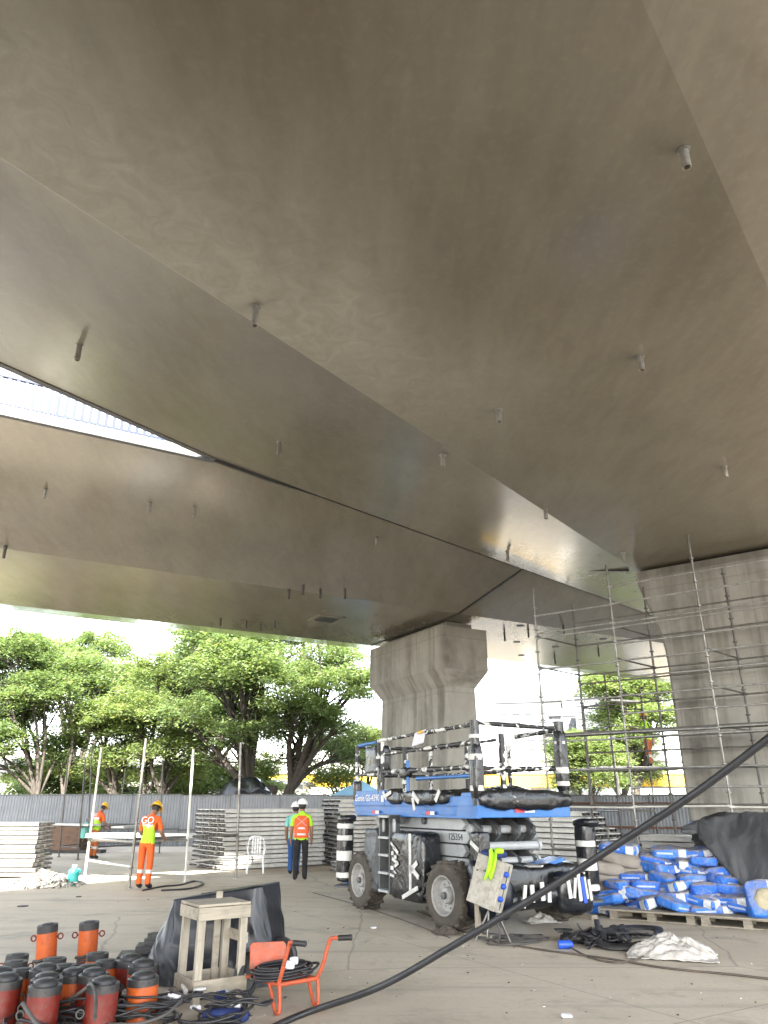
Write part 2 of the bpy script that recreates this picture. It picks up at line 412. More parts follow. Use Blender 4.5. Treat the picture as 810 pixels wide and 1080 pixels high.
M['cartor'] = mk('rubbed red orange paint', (.48, .085, .03), (.40, .065, .022), 7, .5, 0, .1, 40, (.13, .07, .04), .7)
M['rubber'] = mk('black rubber', (.018, .018, .02), (.03, .03, .032), 8, .45)
M['hose'] = mk('black hose', (.014, .015, .018), (.028, .028, .032), 5, .42, 0, .1, 60)
M['hosed'] = mk('dusty grey hose', (.055, .055, .055), (.09, .085, .08), 5, .6)
M['wood'] = wood_mat('weathered pale wood', (.40, .355, .285), (.27, .24, .19))
M['woodv'] = wood_mat('weathered pale post', (.40, .36, .29), (.27, .24, .195), (12, 12, 1))
M['ply'] = wood_mat('brown plywood', (.15, .085, .05), (.085, .05, .032))
M['plastic_w'] = mk('white plastic', (.72, .73, .73), (.64, .65, .65), 4, .4)
M['paper'] = mk('white paper', (.68, .68, .72), (.6, .6, .64), 5, .6)
M['cabinet'] = mk('cream painted steel box', (.40, .38, .33), (.32, .30, .26), 5, .5, 0, .05, 30, (.16, .135, .10), .65)
M['lime'] = mk('lime hi-vis fabric', (.38, .70, .02), (.33, .62, .02), 8, .7, 0, .8, 9, None, .5, 0, (1, 1, .6), .03)
M['hivo'] = mk('orange hi-vis fabric', (.66, .11, .012), (.56, .085, .010), 8, .75, 0, .8, 9, None, .5, 0, (1, 1, .6), .03)
M['hivo2'] = mk('neon orange vest fabric', (.75, .115, .03), (.66, .10, .025), 8, .75)
M['rust_tr'] = mk('faded orange work trousers', (.40, .12, .03), (.30, .085, .02), 8, .8, 0, .8, 9, None, .5, 0, (1, 1, .6), .03)
M['silver'] = mk('grey reflective tape', (.55, .56, .56), (.48, .49, .49), 8, .4)
M['skin'] = mk('brown skin', (.26, .14, .085), (.21, .11, .07), 8, .55)
M['hair'] = mk('black hair', (.012, .010, .009), None, 20, .6)
M['boot'] = mk('black boots', (.015, .014, .013), None, 8, .6)
M['blackcl'] = mk('black trousers', (.012, .012, .014), None, 8, .85, 0, .8, 9, None, .5, 0, (1, 1, .6), .03)
M['jean'] = mk('blue work trousers', (.022, .085, .26), (.015, .06, .19), 8, .85, 0, .8, 9, None, .5, 0, (1, 1, .6), .03)
M['teal'] = mk('pale teal shirt', (.20, .55, .50), (.17, .48, .44), 8, .8, 0, .8, 9, None, .5, 0, (1, 1, .6), .03)
M['yellowh'] = mk('yellow helmet plastic', (.72, .42, .03), None, 6, .35)
M['whiteh'] = mk('white helmet plastic', (.78, .79, .80), None, 6, .3)
M['tealp'] = mk('teal plastic jug', (.05, .42, .40), (.04, .36, .34), 5, .4)
M['rubble'] = mk('pale rubble', (.52, .51, .49), (.30, .29, .27), 12, .8)
M['sack'] = mk('dusty grey sack', (.33, .30, .265), (.25, .225, .195), 5, .85, 0, .5, 16)
M['sand'] = mk('cement powder', (.42, .38, .26), (.33, .30, .22), 14, .95, 0, .5, 40)
M['parapet'] = mk('pale parapet concrete', (.56, .55, .53), (.46, .45, .43), 1.5, .75)
M['railblue'] = mk('blue grey railing paint', (.008, .016, .045), (.007, .014, .04), 3, .5)
M['tower'] = mk('off white render', (.095, .10, .105), (.085, .088, .095), .15, .8)
M['tower2'] = mk('pale grey render', (.085, .09, .10), (.075, .08, .09), .15, .8)
M['win'] = mk('bluish window glass', (.05, .056, .068), (.04, .046, .056), .3, .4)
M['houseo'] = mk('orange painted wall', (.55, .22, .11), (.48, .19, .10), .5, .85)
M['housew'] = mk('white painted wall', (.68, .66, .62), (.58, .56, .52), .5, .85)
M['yellow'] = mk('yellow painted steel', (.75, .46, .03), (.66, .40, .03), .6, .55)
M['paleyard'] = mk('pale dusty paving', (.34, .33, .30), (.27, .26, .235), .3, .9, 0, .2, 8)
M['galvl'] = mk('bright galvanised tube', (.42, .42, .41), (.30, .30, .29), 5, .4, .6, 0, 30, (.16, .12, .09), .5)
M['street'] = mk('street asphalt', (.10, .10, .10), (.07, .07, .07), .6, .85, 0, .2, 20)
M['grass'] = mk('dry grass verge', (.16, .145, .07), (.11, .11, .045), 2, .95, 0, .5, 20)
M['bluetent'] = mk('light blue canvas', (.25, .48, .66), (.22, .42, .60), 1, .7)
M['redp'] = mk('red reflector', (.5, .02, .03), None, 5, .3)
M['rust'] = mk('rust brown steel', (.13, .06, .035), (.09, .045, .03), 6, .8)
M['navy'] = mk('dark blue cloth', (.015, .03, .13), None, 6, .7)
M['bluep'] = mk('bright blue plastic', (.02, .09, .55), None, 6, .4)
M['debris'] = mk('dark debris', (.06, .05, .045), (.12, .10, .08), 9, .9)
# ------------------------------------------------------------------ ground, sky, sun, camera
def sheet(name, x0, x1, y0, y1, z, m):
    mb = MB(); mb.add([(x0, y0, z), (x1, y0, z), (x1, y1, z), (x0, y1, z)], [(0, 1, 2, 3)])
    return tag(mb.build(name, m), kind='structure')
sheet('ground', -700, 700, -500, 900, -.006, M['earth'])
sheet('yard_slab', -60, 30, 1.5, 33.4, 0, M['ground'])
sheet('street', -300, 300, 47, 58, .004, M['street'])
sheet('grass_verge', -300, 1.8, 33.5, 46.8, .004, M['grass'])
sheet('car_park', 2, 120, 33.5, 46.8, .004, M['paleyard'])
sheet('pavement', -300, 300, 58.2, 120, .004, M['paleyard'])

wd = bpy.data.worlds.new("World"); scene.world = wd; wd.use_nodes = True
nt = wd.node_tree
sky = nt.nodes.new('ShaderNodeTexSky'); sky.sky_type = 'NISHITA'; sky.sun_disc = False
SUNP = Vector((-.2, -10.6, 7.92)).normalized()
el = math.asin(SUNP.z); az = math.atan2(SUNP.x, SUNP.y)
sky.sun_elevation = el; sky.sun_rotation = az
sky.air_density = 1.0; sky.dust_density = 1.4; sky.ozone_density = .6
bg = nt.nodes['Background']; bg.inputs['Strength'].default_value = .15
hs = nt.nodes.new('ShaderNodeHueSaturation'); hs.inputs['Saturation'].default_value = .42     # hazy, nearly white sky
nt.links.new(sky.outputs[0], hs.inputs['Color']); nt.links.new(hs.outputs[0], bg.inputs['Color'])
sl = bpy.data.lights.new('sun', 'SUN'); sl.energy = 5.0; sl.angle = R(.5); sl.color = (1, .95, .86)
so = bpy.data.objects.new('sun', sl); C.objects.link(so); so.rotation_euler = SUNP.to_track_quat('Z', 'Y').to_euler()

cd = bpy.data.cameras.new('camera'); cam = bpy.data.objects.new('camera', cd); C.objects.link(cam)
cam.location = CAM; cam.rotation_euler = (PI / 2 + PITCH, 0, 0)
cd.sensor_fit = 'VERTICAL'; cd.sensor_height = 36; cd.lens = F / 1080 * 36; cd.clip_end = 3000; cd.clip_start = .05
scene.camera = cam
scene.view_settings.view_transform = 'Standard'; scene.view_settings.look = 'None'
scene.view_settings.exposure = 3.12; scene.view_settings.gamma = 1
scene.render.engine = 'CYCLES'
cy = scene.cycles
cy.max_bounces = 10; cy.diffuse_bounces = 6; cy.glossy_bounces = 4; cy.transmission_bounces = 4
cy.sample_clamp_indirect = 8; cy.use_denoising = True; cy.denoising_prefilter = 'ACCURATE'; cy.use_guiding = True; cy.use_volume_guiding = False; cy.caustics_reflective = False
try: cy.denoiser = 'OPENIMAGEDENOISE'
except Exception: pass

# ------------------------------------------------------------------ viaducts
ZS, ZE = 7.0, 7.92
dA = Vector((.609, .793, 0)).normalized(); pA = Vector((.793, -.609, 0)).normalized()
dB = Vector((.87, .493, 0)).normalized(); pB = Vector((.493, -.87, 0)).normalized()
def deck_frame(d, p, n=0, s=0): return p * n + d * s
def extrude_profile(mb, d, p, prof, s0, s1, ns, m=0, smooth_from=None, close=True):
    """prof: list of (n, z); each strip is its own set of faces so the folds stay crisp"""
    k = len(prof)
    for i in range(k if close else k - 1):
        a, b = prof[i], prof[(i + 1) % k]
        vs = []
        for j in range(ns + 1):
            s = s0 + (s1 - s0) * j / ns
            for q in (a, b): vs.append(p * q[0] + d * s + Vector((0, 0, q[1])))
        mb.add(vs, [(2 * j, 2 * j + 1, 2 * j + 3, 2 * j + 2) for j in range(ns)], m, False)
    if close:
        for s in (s0, s1):
            mb.add([p * q[0] + d * s + Vector((0, 0, q[1])) for q in prof], [tuple(range(k))], m)
def pipe_stub(parent, pos, nrm, L=.2, r=.038, m='galvl'):
    mb = MB(); d = Vector((0, 0, -1))
    mb.tube([pos + Vector((0, 0, .03)), pos + d * L], r, 10, 0, False)
    mb.tube([pos + Vector((0, 0, .03)), pos + d * L], r * .78, 10, 1, False)
    mb.lathe([(r * .78, -L), (r, -L)], 10, 0, pos)
    mb.lathe([(r * 1.5, 0), (r * 1.5, -.012), (r, -.012)], 10, 0, pos + Vector((0, 0, .002)))
    mb.build('drain_pipe', [M[m], M['sand']], parent)
def plane_hit(px, py, p, n0, z0, n1, z1):
    """line of sight meets the wing plane through (n0,z0),(n1,z1)"""
    r_ = ray(px, py); k = (z1 - z0) / (n1 - n0)
    # CAM.z + t r.z = z0 + k (t r.p - n0)
    t = (z0 - k * n0 - CAM.z) / (r_.z - k * r_.dot(p)); return CAM + r_ * t

vA = thing('viaduct', 'wide overhead concrete viaduct deck crossing above the scaffolded pier', 'viaduct')
mb = MB()
rA = 11.0   # near wing, width added out of view to shade the ground below
zr = ZS + .19 * (rA + .71)
extrude_profile(mb, dA, pA, [(-10.53, ZE + .02)] + [(-5.67, ZS), (-.71, ZS), (rA, zr), (rA, zr + .3), (-9.8, ZE + .26), (-10.53, ZE + .18)], -45, 75, 40)
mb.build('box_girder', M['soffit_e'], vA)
def wall_strip(mb, d, p, n0, n1, z0, z1, s0, s1, m=0):
    extrude_profile(mb, d, p, [(n0, z0), (n1, z0), (n1, z1), (n0, z1)], s0, s1, 12, m)
mb = MB(); wall_strip(mb, dA, pA, rA - .25, rA - .003, zr + .303, zr + 1.1, -45, 75); mb.build('parapet', M['parapet'], vA)
mb = MB()   # dark drip strip along the thin edge
wall_strip(mb, dA, pA, -10.56, -10.45, ZE - .012, ZE + .06, -45, 8.35); mb.build('drip_edge', M['dgrey'], vA)
# expansion joint across the far wing
jb = MB(); a_, b_ = Vector((5.95, 17.3, ZS + .0)), Vector((4.0, 19.6, 7.72))
jb.bar(a_, b_, .07, .05, (0, 0, 1)); jb.build('expansion_joint', M['black'], vA)
for px, py in ((721, 158), (675, 376), (526, 432), (764, 492), (467, 480), (575, 537), (657, 583)):
    r_ = ray(px, py); pipe_stub(vA, CAM + r_ * ((ZS - CAM.z) / r_.z), None, .2)
for px, py in ((270, 325), (84, 364), (295, 466), (535, 582)):
    pipe_stub(vA, plane_hit(px, py, pA, -10.53, ZE + .02, -5.67, ZS), None, .24)

vB = thing('viaduct', 'farther concrete viaduct ramp with a pale blue railing, resting on the capped pier', 'viaduct')
mb = MB()
B0, B1, B2, B3 = -13.0, -17.8, -23.25, -28.1
extrude_profile(mb, dB, pB, [(B0, ZE), (B1, ZS), (B2, ZS), (B3, ZE), (B3, ZE + .28), (B0 - .5, ZE + .25), (B0, ZE + .16)], -70, 95, 40)
mb.build('box_girder', M['soffit'], vB)
mb = MB(); wall_strip(mb, dB, pB, B0 - .14, B0 - .003, ZE + .12, ZE + .20, -70, 3.2); mb.build('kerb', M['parapet'], vB)
mb = MB(); wall_strip(mb, dB, pB, B3 + .003, B3 + .25, ZE + .283, ZE + .9, -70, 95); mb.build('parapet', M['parapet'], vB)
mb = MB(); wall_strip(mb, dB, pB, B0 + .05, B0 - .06, ZE - .012, ZE + .05, -70, 3.55); mb.build('drip_edge', M['dgrey'], vB)
mb = MB()
s = -30.0
while s < 3.0:
    q = pB * (B0 - .07) + dB * s
    big = abs((s / .14) % 12) < .5
    mb.box((q.x, q.y, ZE + .19 + .3), (.055 if not big else .09, .055 if not big else .09, .6), Rz(math.atan2(dB.y, dB.x)))
    s += .14
for z, w in ((.80, .07), (.26, .04)):
    mb.bar(pB * (B0 - .07) + dB * -30 + Vector((0, 0, ZE + z)), pB * (B0 - .07) + dB * 3 + Vector((0, 0, ZE + z)), w, w)
mb.build('railing', M['railblue'], vB)
mb = MB()
for (n0, z0, n1, z1) in ((-14.0, ZE - .19, B1, ZS), (B1, ZS, B2, ZS)):
    mb.bar(pB * n0 + dB * 12.65 + Vector((0, 0, z0)), pB * n1 + dB * 12.65 + Vector((0, 0, z1)), .07, .04)
mb.build('expansion_joint', M['black'], vB)
for px, py in ((48, 516), (158, 531), (397, 567), (205, 536)):
    pipe_stub(vB, plane_hit(px, py, pB, B0, ZE, B1, ZS), None, .2, .03)
for px, py in ((6, 577), (305, 622), (320, 618), (338, 622), (233, 652), (260, 655), (275, 657), (290, 655), (364, 622), (557, 664), (532, 668), (594, 660), (585, 693), (631, 685)):
    r_ = ray(px, py); pipe_stub(vB, CAM + r_ * ((ZS - CAM.z) / r_.z), None, .26, .032, 'alu_dark')
# open joint where the two decks meet, thick at the tip of the wedge
ka, kb2 = (ZE + .02 - ZS) / 4.86, (ZE - ZS) / 4.8
def seam(a):
    """point of the ridge at distance a along the first deck"""
    # p = pA*n + dA*a ; ZS + ka*(-5.67-n) = ZS + kb2*(pB.p + 17.8)
    n = (-5.67 * ka - kb2 * (17.8 + a * dA.dot(pB))) / (ka + kb2 * pA.dot(pB))
    q_ = pA * n + dA * a; q_.z = ZS + ka * (-5.67 - n); return q_
mb = MB(); pts_ = [seam(8.3 + k * 1.2) for k in range(16)]
mb.tube([q_ + Vector((0, 0, .012)) for q_ in pts_], [.075 if k < 2 else .03 for k in range(16)], 6)
mb.build('deck_joint', M['black'], vB)
q = CAM + ray(345, 653) * ((ZS - CAM.z) / ray(345, 653).z)
mb = MB()
rot = Rz(math.atan2(dB.y, dB.x))
for dx, dy, w, h in ((0, -.36, .9, .14), (0, .36, .9, .14), (-.38, 0, .14, .58), (.38, 0, .14, .58)):
    mb.box(q + rot @ Vector((dx, dy, -.012)), (w, h, .03), rot)
mb.box(q + Vector((0, 0, -.004)), (.62, .58, .012), rot, 1)
mb.build('access_hatch', [M['soffit'], M['black']], vB)
for px, py in ((545, 677), (550, 691), (586, 682), (636, 674), (549, 660)):
    q = CAM + ray(px, py) * ((ZS - CAM.z) / ray(px, py).z)
    mb = MB(); mb.lathe([(.0, -.012), (.13, -.012), (.13, 0)], 16, 0, q, rot); mb.build('scupper', M['dgrey'], vB)

def pier(label, loc, rotz, rings, extra):
    t = thing('bridge_pier', label, 'bridge pier', loc, rotz)
    mb = MB(); vs = []
    for hw, ht, z, ch in rings:
        vs += [(-hw + ch, -ht, z), (hw - ch, -ht, z), (hw, -ht + ch, z), (hw, ht - ch, z), (hw - ch, ht, z), (-hw + ch, ht, z), (-hw, ht - ch, z), (-hw, -ht + ch, z)]
    fs = []
    for i in range(len(rings) - 1):
        for j in range(8): fs.append((i * 8 + j, i * 8 + (j + 1) % 8, (i + 1) * 8 + (j + 1) % 8, (i + 1) * 8 + j))
    fs.append(tuple(range(len(vs) - 8, len(vs))))
    mb.add(vs, fs)
    mb.build('shaft', M['pier'], t)
    extra(t); return t
def p1_extra(t):
    mb = MB(); mb.box((.0, .03, 6.86), (3.9, .95, .215)); mb.build('bearing_plinth', M['pier'], t)
    for x in (-1.3, 0, 1.3):
        mb = MB(); mb.box((x, .03, 6.983), (.7, .5, .03)); mb.build('bearing_pad', M['black'], t)
c = .06
pier('tall hammerhead concrete pier with a chamfered cap behind the blue platform lift', (1.36, 24.5, 0), math.atan2(pB.y, pB.x),
     [(2.12, .60, 0, c), (2.0, .54, 4.95, c), (2.0, .54, 4.98, c), (2.3, .86, 5.5, c), (2.3, .86, 6.75, c)], p1_extra)
c2 = Vector((6.04, 17.2, 0)) + pA * 2.27 + dA * .75
def p2_extra(t):
    mb = MB(); mb.box((.0, 0, 6.845), (4.46, 1.3, .185)); mb.build('bearing_plinth', M['pier'], t)
    for x in (-1.5, 0, 1.5):
        mb = MB(); mb.box((x, 0, 6.968), (.8, .9, .06)); mb.build('bearing_pad', M['black'], t)
pier('massive stained concrete pier with a flared top behind the tube scaffolding', (c2.x, c2.y, 0), math.atan2(pA.y, pA.x),
     [(1.79, .70, 0, c), (1.79, .70, 4.6, c), (1.81, .70, 5.0, c), (1.87, .71, 5.4, c), (1.96, .72, 5.75, c), (2.07, .73, 6.1, c), (2.27, .75, 6.75, c)], p2_extra)

# ------------------------------------------------------------------ fences
def corr_panel(w, h, pitch=.11, dep=.017):
    mb = MB(); n = int(w / pitch); pts = []
    for i in range(n):
        x = i * w / n; k = w / n
        pts += [(x, 0), (x + k * .35, 0), (x + k * .5, dep), (x + k * .85, dep)]
    pts.append((w, 0))
    vs = [(x, y, z) for z in (0.12, h) for x, y in pts]; m = len(pts)
    mb.add(vs, [(i, i + 1, m + i + 1, m + i) for i in range(m - 1)])
    mb.box((w / 2, .01, h), (w, .05, .045), m=1)
    mb.box((w / 2, -.02, .75), (w, .03, .05), m=1)
    return mb
pan_me = corr_panel(1.9, 2.0).mesh('panel', [M['fence'], M['dgrey']])
def fence(label, a, b, h=2.0, rails=False, seed=0):
    a, b = Vector(a), Vector(b); d = (b - a).normalized(); L = (b - a).length; n = int(L / 1.92)
    t = thing('hoarding_fence', label, 'fence', a, math.atan2(d.y, d.x)); rr = random.Random(seed)
    for i in range(n):
        o = bpy.data.objects.new('panel', pan_me); C.objects.link(o); o.parent = t
        o.location = (i * 1.92, rr.uniform(0, .05), rr.uniform(-.03, .06)); o.rotation_euler = (rr.uniform(-.02, .02), rr.uniform(-.012, .012), rr.uniform(-.02, .02))
        mb = MB(); mb.box((i * 1.92 - .01, .11, 1.0), (.06, .06, 2.1)); mb.build('post', M['dgrey'], t)
    if rails:
        mb = MB(); mb.box((L / 2, -.06, 1.72), (L, .05, .07)); mb.build('rail', M['rust'], t)
        mb = MB(); mb.box((L / 2, -.06, .95), (L, .05, .07)); mb.build('rail', M['rust'], t)
        for i in range(1, n, 2):
            mb = MB(); mb.bar((i * 1.92, -.1, 1.95), (i * 1.92 + .35, -1.3, .02), .08, .06); mb.build('brace', M['rust'], t)
            mb = MB(); mb.bar((i * 1.92 + .1, -.1, 1.0), (i * 1.92 - .25, -.75, .02), .08, .06); mb.build('brace', M['rust'], t)
    else:
        mb = MB(); mb.box((L / 2, -.12, .09), (L, .18, .18)); mb.build('kerb', M['parapet'], t)
    return t
fence('long grey corrugated hoarding of leaning sheets in front of the tall trees', (-31, 30.4, 0), (1.2, 31.6, 0), seed=2)
fence('grey corrugated hoarding with brown rails and braces beside the scaffolded pier', (2.2, 30.6, 0), (19, 23.2, 0), rails=True, seed=5)

# ------------------------------------------------------------------ trees
def make_tree(name, label, base, H, crowns, trunk_r, leafm, nclump, seed, leaf=.26, lpc=70, group='trees beyond the hoarding', clump_r=.62, forks=None, sc=1.0):
    """crowns: list of (dx, dy, z, rx, ry, rz) lobes; leaves sit in drooping sprays spread through the lobes"""
    rg = np.random.default_rng(seed); rr = random.Random(seed)
    t = thing(name, label, 'tree', base, 0, group)
    # trunk and limbs
    mb = MB(); fz = H * rr.uniform(.2, .27)
    stems = forks or [(rr.uniform(-.3, .3), rr.uniform(-.3, .3))]
    tops = []
    for sx, sy in stems:
        pth = catmull([(sx * .15, sy * .15, 0), (sx * .5 + rr.uniform(-.1, .1), sy * .5, fz * .5), (sx, sy, fz)], 5)
        mb.tube(pth, list(np.linspace(trunk_r * 1.25, trunk_r * .8, len(pth))), 10); tops.append(Vector((sx, sy, fz)))
    ends = []
    for (dx, dy, z, rx, ry, rz) in crowns:
        c = Vector((dx, dy, z)); st = min(tops, key=lambda q: (q.xy - c.xy).length)
        mid = st.lerp(c, .5) + Vector((rr.uniform(-.4, .4), rr.uniform(-.4, .4), rr.uniform(-.1, .5)))
        pth = catmull([st - Vector((0, 0, .15)), mid, c], 6)
        mb.tube(pth, list(np.linspace(trunk_r * .62, trunk_r * .2, len(pth))), 7)
        for _ in range(7):
            a = rr.uniform(0, 2 * PI); e = c + Vector((math.cos(a) * rx * .75, math.sin(a) * ry * .75, rr.uniform(-.3, .7) * rz))
            s0 = pth[rr.randint(len(pth) // 2, len(pth) - 1)]
            m2 = s0.lerp(e, .5) + Vector((0, 0, rr.uniform(-.1, .35)))
            p2 = catmull([s0, m2, e], 4); mb.tube(p2, list(np.linspace(trunk_r * .2, .018, len(p2))), 5)
            for _ in range(2):
                a2 = rr.uniform(0, 2 * PI); e2 = e + Vector((math.cos(a2), math.sin(a2), rr.uniform(-.3, .4))) * rr.uniform(.4, .9)
                mb.tube([p2[len(p2) // 2], e2], [.02, .008], 4)
    mb.build('trunk', M['bark'], t)
    # crown
    w = np.array([c[3] * c[4] * c[5] for c in crowns]); w = w / w.sum()
    pick = rg.choice(len(crowns), nclump, p=w); cr = np.array(crowns)[pick]
    u = rg.normal(size=(nclump, 3)); u /= np.linalg.norm(u, axis=1)[:, None]
    u[:, 2] = np.where(u[:, 2] < -.35, -u[:, 2], u[:, 2])
    rad = np.clip(rg.beta(3.2, 1.3, nclump), .2, 1.0)
    cen = cr[:, :3] + u * cr[:, 3:] * rad[:, None]
    cs = rg.uniform(.55, 1.25, nclump) * clump_r
    n = nclump * lpc
    ci = np.repeat(np.arange(nclump), lpc)
    q = rg.normal(size=(n, 3)) * np.array([.55, .55, .2])
    # sprays droop at their rim
    q[:, 2] -= .28 * (q[:, 0] ** 2 + q[:, 1] ** 2)
    # each spray has a tilt outwards
    pos = cen[ci] + q * cs[ci][:, None]
    th = rg.uniform(0, 2 * PI, n)
    out = np.stack([np.cos(th), np.sin(th), rg.normal(-.15, .35, n)], 1); out /= np.linalg.norm(out, axis=1)[:, None]
    up = np.stack([rg.normal(0, .45, n), rg.normal(0, .45, n), np.ones(n)], 1)
    side = np.cross(out, up); side /= np.linalg.norm(side, axis=1)[:, None]
    L = leaf * rg.uniform(.6, 1.2, n)[:, None]; Wd = L * .36
    v = np.empty((n, 4, 3))
    v[:, 0] = pos - out * L * .5; v[:, 1] = pos + side * Wd * .5; v[:, 2] = pos + out * L * .5; v[:, 3] = pos - side * Wd * .5
    me = bpy.data.meshes.new('crown')
    me.vertices.add(n * 4); me.vertices.foreach_set('co', v.reshape(-1)); me.loops.add(n * 4); me.polygons.add(n)
    me.loops.foreach_set('vertex_index', np.arange(n * 4)); me.polygons.foreach_set('loop_start', np.arange(0, n * 4, 4)); me.polygons.foreach_set('loop_total', np.full(n, 4))
    me.materials.append(leafm); me.update(calc_edges=True); me.validate()
    o = bpy.data.objects.new('crown', me); C.objects.link(o); o.parent = t
    t.scale = (sc,) * 3
    return t
def tree_at(px, Y, **k):
    p = W(px, 848, Y); return Vector((p.x, p.y, 0))
def lobes(seed, n, rx, ry, z0, z1, r0, r1, cx=0):
    rr = random.Random(seed); L = []
    for i in range(n):
        a = 2 * PI * i / n + rr.uniform(-.4, .4); k = rr.uniform(.55, 1)
        z = rr.uniform(z0, z1); r_ = rr.uniform(r0, r1)
        L.append((cx + math.cos(a) * rx * k, math.sin(a) * ry * k, z, r_ * 1.15, r_ * 1.15, r_ * .75))
    L.append((cx + rr.uniform(-.5, .5), 0, z1, r1 * 1.1, r1 * 1.1, r1 * .75)); L.append((cx, 0, (z0 + z1) / 2, r1, r1, r1 * .8))
    return L
make_tree('leafy_tree', 'broad feathery tree with dark forked trunks, tallest of those behind the hoarding', tree_at(283, 36), 9.8,
          lobes(3, 11, 3.7, 2.6, 4.6, 9.0, 1.4, 2.0, -.4) + [(-4.2, -.5, 4.9, 1.5, 1.4, 1.0), (-1.2, -1.2, 4.2, 1.3, 1.3, .9), (2.8, -.8, 4.6, 1.2, 1.2, .9), (3.9, 0, 6.6, 1.1, 1.1, .8), (-2.6, .3, 3.3, 1.1, 1.0, .8), (.9, .6, 3.3, 1.2, 1.0, .8), (3.3, .4, 3.4, 1.0, 1.0, .8), (-.9, .2, 9.3, 1.5, 1.4, .8)], .26, M['leaf2'], 1150, 11, .20, 115, forks=[(-.9, 0), (.9, .2), (.1, .3)], sc=1.09)
make_tree('leafy_tree', 'bright green feathery tree with browned sprays, left of the tallest tree', tree_at(142, 38), 9.2,
          lobes(8, 9, 2.9, 2.2, 4.0, 7.8, 1.3, 1.7) + [(-1.6, -.8, 3.7, 1.1, 1.1, .8), (.9, -1, 3.9, 1.2, 1.1, .8), (2.6, 0, 4.8, 1.2, 1.2, .8), (-2.6, .4, 3.1, 1.0, 1.0, .7), (.2, .6, 3.0, 1.2, 1.0, .7), (2.2, .5, 3.2, 1.1, 1.0, .7)], .2, M['leaf3'], 760, 12, .205, 115, forks=[(-1.0, 0), (.4, .2), (1.3, 0)])
make_tree('leafy_tree', 'yellowish green tree with pale bent stems at the photo edge', tree_at(18, 37), 9.6,
          lobes(5, 9, 2.7, 2.2, 4.2, 8.5, 1.3, 1.7, -.6) + [(-1.8, -.6, 3.8, 1.2, 1.2, .9), (1.4, .8, 3.4, 1.2, 1.0, .8), (-.6, .8, 3.0, 1.2, 1.0, .8)], .15, M['leaf1'], 760, 13, .205, 115, forks=[(.9, 0), (2.0, .3)])
make_tree('leafy_tree', 'dull bluish green tree rising between and behind the two nearer trees', tree_at(72, 47), 12.5,
          lobes(6, 8, 3.4, 2.4, 6.8, 10.6, 1.4, 2.0), .24, M['leaf2'], 640, 14, .24, 100)
make_tree('leafy_tree', 'dark backing tree filling the gap behind the browned tree', tree_at(215, 46), 10.5,
          lobes(16, 8, 3.6, 2.4, 5.2, 8.6, 1.4, 2.0), .22, M['leaf1'], 640, 15, .24, 100)
make_tree('small_tree', 'small yellow green tree beside the hammerhead pier and blue lift railing', tree_at(374, 42), 6.2,
          lobes(17, 6, 1.9, 1.6, 2.6, 4.9, .9, 1.3), .12, M['leaf3'], 380, 16, .19, 95, forks=[(-.5, 0), (.4, 0)])
make_tree('leafy_tree', 'tall bright tree seen through the scaffolding beside the stained pier', tree_at(672, 56), 8.6,
          lobes(20, 8, 2.0, 2.0, 4.2, 7.6, 1.1, 1.5, .2) + [(-1.9, -.4, 4.0, 1.2, 1.2, .9)], .2, M['leaf3'], 640, 17, .205, 115, sc=1.38)
make_tree('small_tree', 'low rounded yellow green tree between the lift and the lamp pole', tree_at(618, 52), 4.4,
          lobes(21, 6, 1.3, 1.3, 2.2, 3.6, .9, 1.2), .1, M['leaf3'], 330, 18, .19, 100, sc=1.42)
make_tree('leafy_tree', 'dark green tree standing lowest behind the scaffolding', tree_at(655, 62), 6.2,
          lobes(22, 6, 2.4, 1.6, 2.8, 4.8, 1.0, 1.4), .16, M['leaf1'], 420, 19, .22, 95, sc=1.35)
make_tree('small_tree', 'far pale tree seen under the yellow girder by the lift', tree_at(515, 75), 5.4,
          lobes(23, 7, 4.2, 2, 2.0, 4.0, 1.2, 1.7), .2, M['leaf3'], 220, 20, .4, 50)
for k, (px_, Y_, lab_, m_) in enumerate(((110, 45, 'small bushy tree in the gap under the browned tree', 'leaf3'), (195, 43, 'small bushy tree between the browned tree and the tallest tree', 'leaf1'), (262, 46, 'small bushy tree in the shade under the tallest tree', 'leaf3'), (45, 45, 'small bushy tree under the yellowish tree at the photo edge', 'leaf1'))):
    make_tree('small_tree', lab_, tree_at(px_, Y_), 4.6, lobes(40 + k, 6, 1.9, 1.2, 1.9, 3.7, 1.0, 1.4), .1, M[m_], 230, 60 + k, .21, 85, group='small trees below the tall crowns')
make_tree('shrub', 'low dark shrub row below the trees at the photo edge', tree_at(40, 42), 3.2,
          [(-3.2, 0, 1.4, 1.6, 1, 1.0), (-1, 0, 1.6, 1.6, 1, 1.1), (1.4, 0, 1.3, 1.5, 1, .9), (3.6, 0, 1.5, 1.6, 1, 1.)], .08, M['leaf1'], 210, 21, .19, 85, group='shrubs beyond the hoarding')
make_tree('shrub', 'low sunlit shrub below the tallest tree', tree_at(330, 44), 3.0,
          [(-3.4, 0, 1.5, 1.6, 1, 1.0), (-1, 0, 1.4, 1.6, 1, 1.1), (1.6, 0, 1.6, 1.5, 1, .9)], .08, M['leaf3'], 190, 22, .19, 85, group='shrubs beyond the hoarding')

